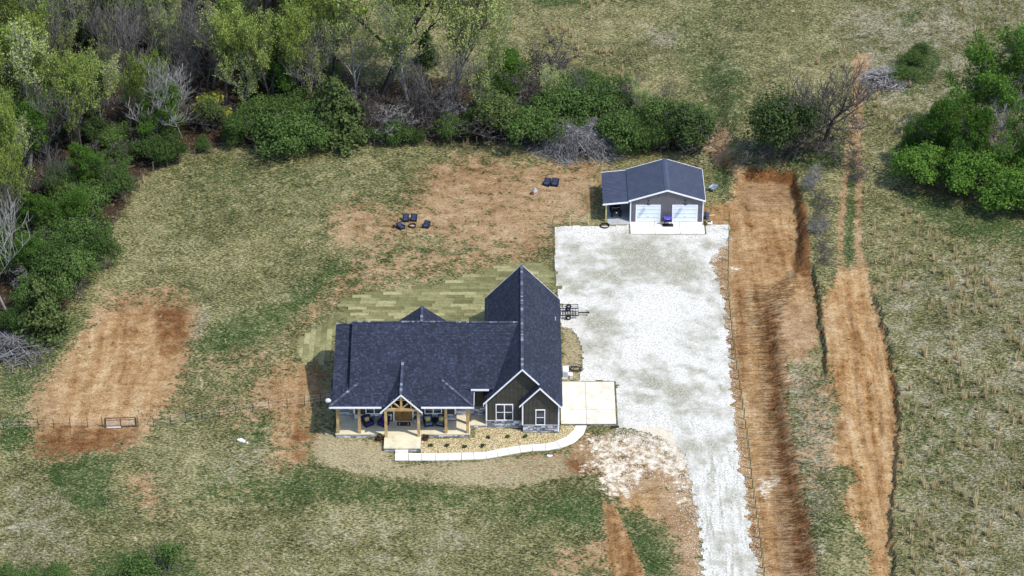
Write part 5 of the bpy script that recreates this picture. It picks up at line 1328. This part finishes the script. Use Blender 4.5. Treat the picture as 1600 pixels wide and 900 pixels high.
for i in range(4):   # dense broadleaf shrubs, 2.6 m half-width, 3 m tall
    Vv, Ff = leaves(12000, blob_fn(2.6, 2.4, 3.4, lumps=[10, 7, 13, 8][i], seed=70+i, thick=.85, clumps=[800, 560, 900, 600][i], cs_=.15, ir=1), .075, 70+i)
    tr, br, tips = grow(75+i, h=2.6, r0=.06, nb=5, spread=1.0, first=.1, multi=4, up=.3, sub=3, crook=.3)
    proto_tree('shrub%d' % i, 'dense_shrub', [('stems', seg_mesh('stems', tr+br, M_twig, .02, 3), 'stuff'), ('foliage', np_mesh('foliage', Vv, Ff, M_lf_privet), 'stuff')])
for i in range(2):
    Vv, Ff = leaves(11000, blob_fn(2.6, 2.4, 3.4, lumps=9, seed=80+i, thick=.85, clumps=700, cs_=.15, ir=1), .08, 80+i)
    tr, br, tips = grow(85+i, h=2.6, r0=.06, nb=5, spread=1.0, first=.1, multi=4, up=.3, sub=3, crook=.3)
    proto_tree('bright%d' % i, 'dense_shrub', [('stems', seg_mesh('stems', tr+br, M_twig, .02, 3), 'stuff'), ('foliage', np_mesh('foliage', Vv, Ff, M_lf_bright), 'stuff')])
def cone_fn(h, r, seed):
    rr = np.random.default_rng(seed); nb = 70
    bz_ = rr.uniform(.05, .97, nb); az = rr.uniform(0, 6.28, nb); bl = (1-bz_)**.75*r*rr.uniform(.7, 1.15, nb)+.12
    def fn(R, n):
        k = R.integers(0, nb, n); t = R.random(n)**.6
        d = np.stack([np.cos(az[k]), np.sin(az[k])*1, np.zeros(n)], 1)
        p = d*(bl[k]*t)[:, None]; p[:, 2] = bz_[k]*h+t*.3-.12*t*t*3
        p = p+R.normal(size=(n, 3))*.17*(.5+bl[k])[:, None]*.6
        p[:, 2] = np.maximum(p[:, 2], .05)
        return p, d+np.array([0, 0, .5])
    return fn
for i in range(3):   # cedars, 5 m
    Vv, Ff = leaves(6500, cone_fn(5, 1.9, 90+i), .12, 90+i)
    proto_tree('cedar%d' % i, 'cedar_tree', [('trunk', MB().tube((0, 0, -.2), (0, 0, 4.4), .12, .03, 6).mesh('trunk', M_barkd), None), ('crown', np_mesh('crown', Vv, Ff, M_lf_cedar), 'stuff')])
for i in range(2):   # loose dark evergreens, 5 m
    Vv, Ff = leaves(9000, blob_fn(2.1, 2.0, 5.2, lumps=11, seed=120+i, thick=.9, clumps=520, cs_=.2, ir=1), .085, 120+i)
    tr, br, tips = grow(125+i, h=4.2, r0=.1, nb=8, spread=.9, first=.1, multi=2, up=.4, sub=4, crook=.25)
    proto_tree('dark%d' % i, 'evergreen_tree', [('trunk', seg_mesh('trunk', tr, M_barkd), None), ('branches', seg_mesh('branches', br, M_twig, .02, 3), 'stuff'), ('crown', np_mesh('crown', Vv, Ff, M_lf_cedar), 'stuff')])
Vv, Ff = leaves(1500, blob_fn(1.4, 1.4, 2.0, lumps=8, seed=99), .12, 99)
tr, br, tips = grow(99, h=1.6, r0=.04, nb=5, spread=1.0, first=.1, multi=3, up=.3, sub=3)
proto_tree('yellow0', 'yellow_green_shrub', [('stems', seg_mesh('stems', tr+br, M_twig, .02, 3), 'stuff'), ('foliage', np_mesh('foliage', Vv, Ff, M_lf_yellow), 'stuff')])
# vine mound: many arching strands
def mound(seed, rx, ry, h, n, mat):
    R = random.Random(seed); mb = MB()
    for k in range(n):
        a, q = R.random()*6.28, R.random()**.5*.98; u, v = q*math.cos(a), q*math.sin(a); hd = R.random()*6.28; pts = []; dp_ = R.uniform(.72, 1.03)
        for j in range(6):
            e = max(0, 1-u*u-v*v); bumpy = 1+.22*math.sin(u*5+seed)*math.cos(v*4)
            pts.append(Vector((u*rx+R.gauss(0, .05), v*ry+R.gauss(0, .05), h*(e**.6)*dp_*bumpy+R.gauss(0, .05)+.05)))
            hd += R.gauss(0, .7); u += .13*math.cos(hd); v += .13*math.sin(hd)
        mb.path(pts, R.uniform(.009, .018), 3)
    return mb.mesh('vines', mat)
proto_tree('mound0', 'vine_mound', [('vines', mound(5, 2.2, 1.6, 1.5, 1500, M_twigp), 'stuff')])
proto_tree('mound1', 'vine_mound', [('vines', mound(6, 2.2, 1.6, 1.5, 1200, M_twigp), 'stuff')])
# brush pile: sticks lying over each other
def brush(seed, n, r, h, mat):
    R = random.Random(seed); mb = MB()
    for k in range(n):
        x, y = R.gauss(0, r*.4), R.gauss(0, r*.4); a = R.random()*3.14; L = R.uniform(.3, 1.0)*r*.8; z = R.random()*h*max(.1, 1-math.hypot(x, y)/r)+.05
        d = Vector((math.cos(a), math.sin(a), R.gauss(0, .25)))*L/2; p = Vector((x, y, z))
        mb.tube(p-d, p+d, R.uniform(.012, .03), .01, 3, False)
    return mb.mesh('sticks', mat)
proto_tree('brush0', 'brush_pile', [('sticks', brush(7, 420, 1.3, .9, M_twigp), 'stuff')])

cosd = lambda: .82
def mscale(py): return 15.5*(1-(672-py)*.000322)               # photo px per metre at that row
def HP(hpx, py): return hpx/(mscale(py)*.83)
# --- single trees and shrubs one can point to
def P1(key, label, cat, px, py, hpx, base_h, wide=1.0, **k):
    s = HP(hpx, py)/base_h; return plant(key, label, cat, px, py, s*wide, s, **k)
P1('spring0', 'tallest spring tree with black trunk standing above the wood edge', 'tree', 597, 148, 205, 10, 1.3, rz=2.6)
P1('pale1', 'pale spring tree just right of the tallest black trunked tree', 'tree', 640, 170, 150, 8, .9, rz=2)
P1('pale0', 'pale spring sapling left of the tallest black trunked tree', 'tree', 556, 165, 120, 8, .9, rz=1)
P1('pale1', 'pale thin spring tree at the right end of the wood edge', 'tree', 745, 190, 125, 8, .85, rz=4)
P1('spring1', 'pale leafed tree right of the tallest one at the wood edge', 'tree', 703, 172, 172, 10, 1.15, rz=2)
P1('spring2', 'leafy spring tree with several grey stems left of the tallest tree', 'tree', 452, 70, 130, 10, 1.2, rz=1)
P1('spring0', 'bright green spring tree over the wood edge above the large cedar', 'tree', 470, 130, 100, 10, 1.1, rz=3.2)
P1('bare0', 'tall straight bare trunk rising in the far left woods', 'tree', 95, 155, 165, 8, .55, rz=1)
P1('bare1', 'pale forked bare tree in front of the left woods', 'tree', 228, 232, 85, 8, 1.5, rz=.5)
P1('pale0', 'pale green spring tree at the left frame edge of the woods', 'tree', 45, 265, 165, 8, .95, rz=.3)
P1('bare1', 'white barked bare tree among shrubs at the left frame edge', 'tree', 12, 488, 150, 8, 1.0, rz=2.5)
P1('bare1', 'pale bare tree leaning over the brown hollow of the woods', 'tree', 285, 215, 110, 8, 1.0, rz=4)
P1('lush1', 'bright green leafy tree at the right edge of the field', 'tree', 1512, 228, 138, 7.5, .95, rz=.3)
for px, py, h, wd, lb in [(1452,258,98,.75,'small leafy tree at the left end of the right thicket'), (1498,280,92,.8,'leafy tree inside the right thicket left of the white bare tree'), (1585,285,110,.85,'leafy tree of the right thicket cut by the frame edge')]:
    P1('lush0', lb, 'tree', px, py, h, 7.5, wd)
P1('bare3', 'thin grey bare tree left of the bright leafy tree', 'tree', 1462, 262, 70, 8, 1.2, rz=1)
P1('bare1', 'white bare tree inside the right hand green thicket', 'tree', 1557, 290, 90, 8, 1.1, rz=1.2)
P1('bare1', 'grey white bare tree right of the bright leafy tree', 'tree', 1578, 215, 90, 8, 1.3, rz=3)
P1('bare2', 'dark dead tree hung with vines beside the field track', 'tree', 1283, 235, 135, 8, 1.15, rz=.8)
P1('thick0', 'grey tangle of vines at the foot of the dead tree', 'vines', 1275, 228, 70, 3, 1.1)
P1('bare3', 'grey twiggy sapling growing through the dark evergreen beside the dead tree', 'tree', 1238, 252, 100, 8, 1.0)
P1('thick0', 'grey twig clump under the dark evergreen near the dirt pit', 'thicket', 1205, 256, 48, 3, 1.2)
for i, (px, py, h, wd, lb) in enumerate([(527, 224, 98, 1.15, 'large dark cedar at the wood edge above the lawn'), (780, 222, 76, 1.35, 'broad olive cedar left of the green thicket behind the workshop'), (666, 100, 48, .95, 'small cedar standing between the two tall spring trees'),
     (68, 528, 92, 1.1, 'dark cedar at the left edge above the bare dirt patch'), (1222, 252, 112, 1.0, 'dark evergreen left of the dead vine hung tree'), (1076, 240, 72, 1.35, 'dark olive cedar at the right end of the workshop thicket'),
     (170, 60, 60, 1.2, 'dark cedar deep in the upper left woods'), (255, 205, 55, 1.3, 'low dark evergreen beside the brown hollow of the woods'), (1595, 160, 70, 1.2, 'dark evergreen cut by the right frame edge'), (45, 40, 70, 1.3, 'dark evergreen at the upper left frame corner')]):
    P1('dark%d' % (i % 2) if i in (1, 4, 5, 7, 8, 9) else 'cedar%d' % (i % 3), lb, 'tree', px, py, h, 5, wd)
P1('yellow0', 'yellow green shrub in the middle of the upper left woods', 'shrub', 335, 190, 42, 2.0, 1.0)
P1('mound0', 'dome of pale grey vines in the thicket behind the workshop', 'vines', 907, 228, 46, 1.9, 1.0, rz=0)
P1('mound0', 'small pale vine heap in the green thicket near the workshop', 'vines', 990, 205, 26, 1.9, .8, rz=1)
P1('mound1', 'grey vine heap on top of the workshop thicket', 'vines', 948, 165, 28, 1.9, 1.1, rz=2)
P1('thick2', 'tall twisted tower of grey vines at the field edge', 'vines', 853, 155, 90, 3, .75)
P1('thick0', 'dark twig thicket left of the twisted vine tower', 'thicket', 825, 165, 60, 3, 1.0)
P1('brush0', 'grey brush pile beside the field track', 'brush pile', 1383, 128, 22, 1.2, 1.5)
P1('brush0', 'pale brush pile at the left edge of the yard', 'brush pile', 22, 548, 30, 1.2, 1.4, rz=2)
# --- shrubs
VR = random.Random(77)
for i, (px, py, h) in enumerate([(60,320,34),(95,318,26),(100,352,30),(132,378,28),(128,430,26),(172,305,34),(150,285,34),(75,400,28),(185,262,28),(210,240,30),(30,470,30)]):
    P1('thick%d' % (i % 3), 'grey twig tangle poking through the shrubs along the left fence', 'thicket', px, py-8, h*1.5, 3, .9, group='twig tangles among the left shrubs')
for i, (px, py, h) in enumerate([(575,212,44),(610,208,50),(640,205,46),(680,200,52),(715,208,44),(745,200,50),(800,205,40),(560,180,40),(600,185,38),(650,180,44),(690,175,38)]):
    P1('thick%d' % (i % 3), 'pale twig tangle along the wood edge right of the large cedar', 'thicket', px, py, h*1.15, 3, .85, group='twig tangles at the wood edge')
for px, py, h, wd in [(150,305,62,.8),(110,375,56,.8),(70,375,60,.8),(35,440,60,.8)]:
    P1('lush0', 'young leafy tree rising from the shrubs along the left fence', 'tree', px, py, h*1.2, 7.5, wd, group='young leafy trees of the left thicket')
SHR = [(60,430,75,1.0),(115,395,70,1.0),(140,345,60,.9),(38,360,70,1.0),(180,290,50,1.0),(120,462,70,1.0),(58,485,60,1.0),(25,520,55,.9),(240,250,40,1.0),(200,255,45,1.0),(165,320,50,1.0),(95,330,45,1.0),(90,440,60,1),(30,440,60,1),(150,420,50,.8),(10,400,60,1),(280,248,30,.9)]
for i, (px, py, h, wd) in enumerate(SHR):
    P1('shrub%d' % (i % 4), 'dense green shrub of the thicket along the left yard fence', 'shrub', px+VR.uniform(-8, 8), py+VR.uniform(-5, 5), h*VR.uniform(.7, 1.25), 3.4, wd*VR.uniform(.75, 1.05), group='dense green shrubs along the left fence')
SHR2 = [(385,225,50,1.0),(430,228,58,1.1),(478,228,62,1.0),(405,200,45,1.0),(455,205,50,1),(620,218,34,1.1),(655,222,30,1.1),(585,220,28,1.0),(700,215,35,1.0),(740,215,40,.9),(365,228,35,.9),(320,235,30,1)]
for i, (px, py, h, wd) in enumerate(SHR2):
    P1('shrub%d' % (i % 4), 'dense green shrub at the foot of the wood edge above the lawn', 'shrub', px+VR.uniform(-5, 5), py+VR.uniform(-3, 2), h*VR.uniform(.7, 1.2), 3.4, wd*VR.uniform(.8, 1.1), group='dense green shrubs at the wood edge')
for i, (px, py, h) in enumerate([(860,185,70),(880,170,60),(975,200,62),(1008,205,58),(1040,200,55),(915,200,66)]):
    P1(('pale1', 'bare3', 'bare0')[i % 3], 'thin twiggy sapling rising out of the thicket behind the workshop', 'tree', px, py, h, 8, .9, group='twiggy saplings behind the workshop')
for i, (px, py, h) in enumerate([(955,215,30),(1000,215,28),(1030,225,26),(880,222,28),(845,212,30)]):
    P1('thick%d' % (1 if i % 2 else 0), 'grey twig tangle among the green shrubs behind the workshop', 'thicket', px, py+6, h*1.4, 3, .9, group='twig tangles behind the workshop')
SHR3 = [(835,228,55,1.1),(865,215,55,1),(905,180,65,1.0),(890,205,60,1.0),(935,195,60,1.0),(945,225,55,1.0),(985,225,50,1.0),(1020,225,55,1.0),(1050,222,58,1.0),(1035,205,55,1.0),(925,160,45,.9),(840,200,50,.9),(1000,200,48,.9),(965,205,45,1.0),(870,232,40,1.0),(1060,236,45,1.0),(1015,236,36,1.0)]
for i, (px, py, h, wd) in enumerate(SHR3):
    P1('shrub%d' % (i % 4), 'dense green shrub of the thicket behind the workshop and chairs', 'shrub', px+VR.uniform(-6, 6), py+VR.uniform(-5, 3), h*VR.uniform(.7, 1.25), 3.4, wd*VR.uniform(.75, 1.1), group='dense green shrubs behind the workshop')
P1('bright0', 'round bright green shrub at the field edge left of the vine tower', 'shrub', 790, 135, 50, 3.4, .95)
SHR4 = [(1440,290,62,1.1),(1480,305,62,1.1),(1525,315,60,1.1),(1570,325,60,1.1),(1605,330,60,1.1),(1455,255,55,1.0),(1500,275,55,1),(1545,280,50,1),(1590,290,60,1.0),(1425,262,45,.9),(1640,330,60,1.1)]
for i, (px, py, h, wd) in enumerate(SHR4):
    P1('bright%d' % (i % 2) if i % 3 != 1 else 'shrub%d' % (i % 4), 'dense bright green shrub in the thicket at the right frame edge', 'shrub', px+VR.uniform(-8, 8), py+VR.uniform(-6, 3), h*VR.uniform(.7, 1.2), 3.4, wd*VR.uniform(.8, 1.1), group='bright shrubs of the right thicket')
for px, py, h, lb in [(235, 905, 52, 'green bush cut by the bottom frame edge on the left'), (75, 912, 28, 'low green bush at the bottom edge left of the larger bush'), (25, 915, 30, 'low green bush at the bottom left frame corner'), (1425, 100, 20, 'low spreading green bush beside the track brush pile'), (1410, 125, 22, 'green bush behind the brush pile near the track'), (1595, 82, 18, 'small green bush at the upper right frame edge'), (1440, 85, 16, 'lowest green bush above the track brush pile')]:
    P1('shrub1' if py > 500 else 'shrub2', lb, 'shrub', px, py, h, 3.4, 1.25)
for i, (px, py, h) in enumerate([(1272,296,26),(1280,322,28),(1276,345,24),(1286,366,28),(1282,392,24),(1292,410,22),(1264,282,24),(1345,285,26),(1340,262,22)]):
    P1('thick%d' % (1 if i % 3 == 0 else 0), 'low grey brush clump between the dirt pit edge and the field track', 'brush', px, py, h, 3, .9, group='grey brush clumps along the dirt pit and track')
# --- the mixed woods, filled in
WP = [(-60,-60),(495,-60),(525,95),(560,140),(700,150),(800,160),(815,205),(740,205),(560,205),(500,200),(370,195),(300,215),(225,240),(165,280),(105,320),(60,390),(-60,470)]
R = random.Random(21); placed = []
KINDS = [('bare0', 'leafless grey tree standing deep in the upper left woods', 'tree', 'leafless trees of the upper left woods', 8, (75, 135), (.8, 1.1)),
         ('bare3', 'leafless grey tree standing deep in the upper left woods', 'tree', 'leafless trees of the upper left woods', 8, (70, 125), (.8, 1.1)),
         ('spring2', 'young spring green tree crowded in the upper left woods', 'tree', 'young spring trees of the upper left woods', 10, (85, 150), (.62, .9)),
         ('spring0', 'young spring green tree crowded in the upper left woods', 'tree', 'young spring trees of the upper left woods', 10, (85, 145), (.62, .9)),
         ('pale1', 'thin pale leafed sapling in the upper left woods', 'tree', 'thin pale saplings of the upper left woods', 8, (60, 110), (.8, 1.1)),
         ('thick0', 'grey brown twig thicket on the floor of the upper left woods', 'thicket', 'twig thickets of the upper left woods', 3, (28, 50), (1.0, 1.5)),
         ('thick1', 'grey brown twig thicket on the floor of the upper left woods', 'thicket', 'twig thickets of the upper left woods', 3, (28, 52), (1.0, 1.5)),
         ('thick2', 'grey brown twig thicket on the floor of the upper left woods', 'thicket', 'twig thickets of the upper left woods', 3, (28, 50), (1.0, 1.5)),
         ('shrub3', 'low green understory shrub inside the upper left woods', 'shrub', 'understory shrubs of the upper left woods', 3.4, (24, 42), (1.0, 1.3)),
         ('lush0', 'fresh green leafy tree inside the upper left woods', 'tree', 'leafy trees of the upper left woods', 7.5, (70, 115), (.7, .95)),
         ('dark1', 'dark evergreen crowded between the trees of the upper left woods', 'tree', 'dark evergreens of the upper left woods', 5, (45, 75), (.8, 1.1))]
WT = [4, 4, 12, 12, 8, 6, 2, 6, 16, 9, 8]
tries = 0
while len(placed) < 240 and tries < 9000:
    tries += 1; px = R.uniform(-50, 810); py = R.uniform(-50, 460)
    if not in_poly(px, py, WP) or (560 < px < 740 and py < 185) or (555 < px < 640 and py < 240) or any(abs(px-a)/15+abs(py-b)/12 < 1 for a, b in placed): continue
    placed.append((px, py)); K = R.choices(KINDS, WT)[0]
    if px > 530 and K[0][:4] in ('spri', 'lush') and py < 180: K = KINDS[R.choice((5, 6, 7, 8, 1))]
    if px > 160 and px < 330 and 90 < py < 190: K = KINDS[R.choice((0, 1, 5, 6, 7, 5, 7, 4))]
    P1(K[0], K[1], K[2], px, py, R.uniform(*K[5]), K[4], R.uniform(*K[6]), rz=R.random()*6.28, group=K[3])

# ------------------------------------------------------------------ grasses (nobody could count them)
def blades(name, label, pts, hts, nb, wd, mat, lean=.35, seed=1, rad=.12):
    r = np.random.default_rng(seed); n = len(pts); C = np.repeat(pts, nb, 0); hh = np.repeat(hts, nb)*r.uniform(.6, 1.15, n*nb)
    a = r.uniform(0, 6.283, n*nb); off = np.stack([np.cos(a), np.sin(a), np.zeros(n*nb)], 1)*(r.random(n*nb)**.5*np.repeat(np.broadcast_to(rad, n), nb))[:, None]
    b = r.uniform(0, 6.283, n*nb); W_ = np.stack([np.cos(b), np.sin(b), np.zeros(n*nb)], 1)*wd*r.uniform(.6, 1.4, n*nb)[:, None]
    base = C+off; top = base+off*1.2+np.stack([r.normal(size=n*nb)*lean*hh*.5, r.normal(size=n*nb)*lean*hh*.5, hh], 1)
    base[:, 2] -= .03
    Vv = np.stack([base-W_, base+W_, top], 1).reshape(-1, 3)
    o = link(name, np_mesh(name, Vv, np.arange(len(Vv)).reshape(-1, 3), mat), kind='stuff'); o['label'] = label
    return o
def scatter(n, seed, y0=-27, y1=99):
    r = np.random.default_rng(seed); Yv = r.uniform(y0, y1, n); Xv = r.uniform(-1, 1, n)*(49+ (Yv+27)*.16)
    Zv = hgt(Xv, Yv); px, py = proj(Xv, Yv, Zv); return Xv, Yv, Zv, px, py, r
BLK = blur(poly_mask(DRIVE), 2)
HSE = blur(poly_mask([(484,560),(520,500),(463,566),(548,462),(762,417),(866,408),(880,512),(962,596),(962,668),(918,668),(900,694),(850,706),(760,720),(600,722),(600,706),(518,690),(515,640)]), 2)
SHP = blur(poly_mask([(938,240),(1102,240),(1142,350),(1120,368),(980,368),(938,355)]), 2)
def free(px, py): return (sample(BLK, px, py) < .1) & (sample(HSE, px, py) < .1) & (sample(SHP, px, py) < .1)
# low dry tufts over all unmown grass
X_, Y_, Z_, px, py, r = scatter(150000, 3)
di = sample(L_dirt, px, py); pat = fbm(X_*.35, Y_*.35, 3)
k = free(px, py) & (r.random(len(X_)) < (.9-di*1.05)*(.35+.65*(pat > .48))) & (sample(L_straw, px, py) < .4)
yard = (px < 1200) & (py > 225) & (px > 120)
hts = np.where(yard, .09, .17)*(.7+.6*r.random(len(X_)))
blades('dry_grass', 'short dry grass tufts all over the pasture and yard', np.stack([X_, Y_, Z_], 1)[k], hts[k], 2, .045, M_gdry, .9, 5, .16)
X_, Y_, Z_, px, py, r = scatter(90000, 4)
gm = sample(L_green, px, py)+(fbm(X_*.4+9, Y_*.4, 3)-.5)*.9+(fbm(X_*1.7+9, Y_*1.7, 2)-.5)*.6
k = free(px, py) & (gm > .30) & (sample(L_dirt, px, py)*r.random(len(X_)) < .45) & (sample(L_leaf, px, py) < .6)
blades('green_grass', 'fresh green grass patches in the lawn and field', np.stack([X_, Y_, Z_], 1)[k], (.10+.1*r.random(len(X_)))[k], 3, .045, M_ggreen, .8, 6, .18)
# tall straw-coloured bunches
TALL = layer([([(1345,380),(1600,390),(1700,380),(1700,1000),(1400,1000),(1415,660),(1375,480)], .55, 12), ([(860,40),(900,30),(970,100),(1040,150),(1010,165),(960,150),(880,105),(840,70)], 1, 8), ([(1250,95),(1330,75),(1325,105),(1270,115)], 1, 6),
   ([(1350,120),(1420,130),(1440,200),(1380,210),(1350,180)], .6, 8), ([(1380,30),(1600,0),(1600,200),(1500,90)], .28, 20), ([(730,20),(800,20),(800,60),(740,60)], .7, 8), ([(800,0),(1000,0),(1000,40),(800,40)], .3, 12), ([(690,228),(760,228),(760,238),(690,238)], .5, 3),
   ([(185,300),(235,270),(240,285),(190,330)], .5, 4), ([(350,860),(430,850),(440,910),(340,910)], .3, 10), ([(1355,300),(1420,320),(1430,400),(1350,380)], .5, 10), ([(1310,60),(1420,0),(1300,0)], .15, 15)])
X_, Y_, Z_, px, py, r = scatter(15000, 9)
cl = fbm(X_*.22, Y_*.22, 3)
k = (r.random(len(X_)) < sample(TALL, px, py)*.62*(cl > .40)) & (sample(L_dirt, px, py) < .35)
pts = np.stack([X_, Y_, Z_], 1)[k]
blades('tall_grass', 'bunches of tall straw coloured grass in the fields', pts, .65+.7*r.random(len(pts)), 16, .085, M_straws, .12, 11, .13)
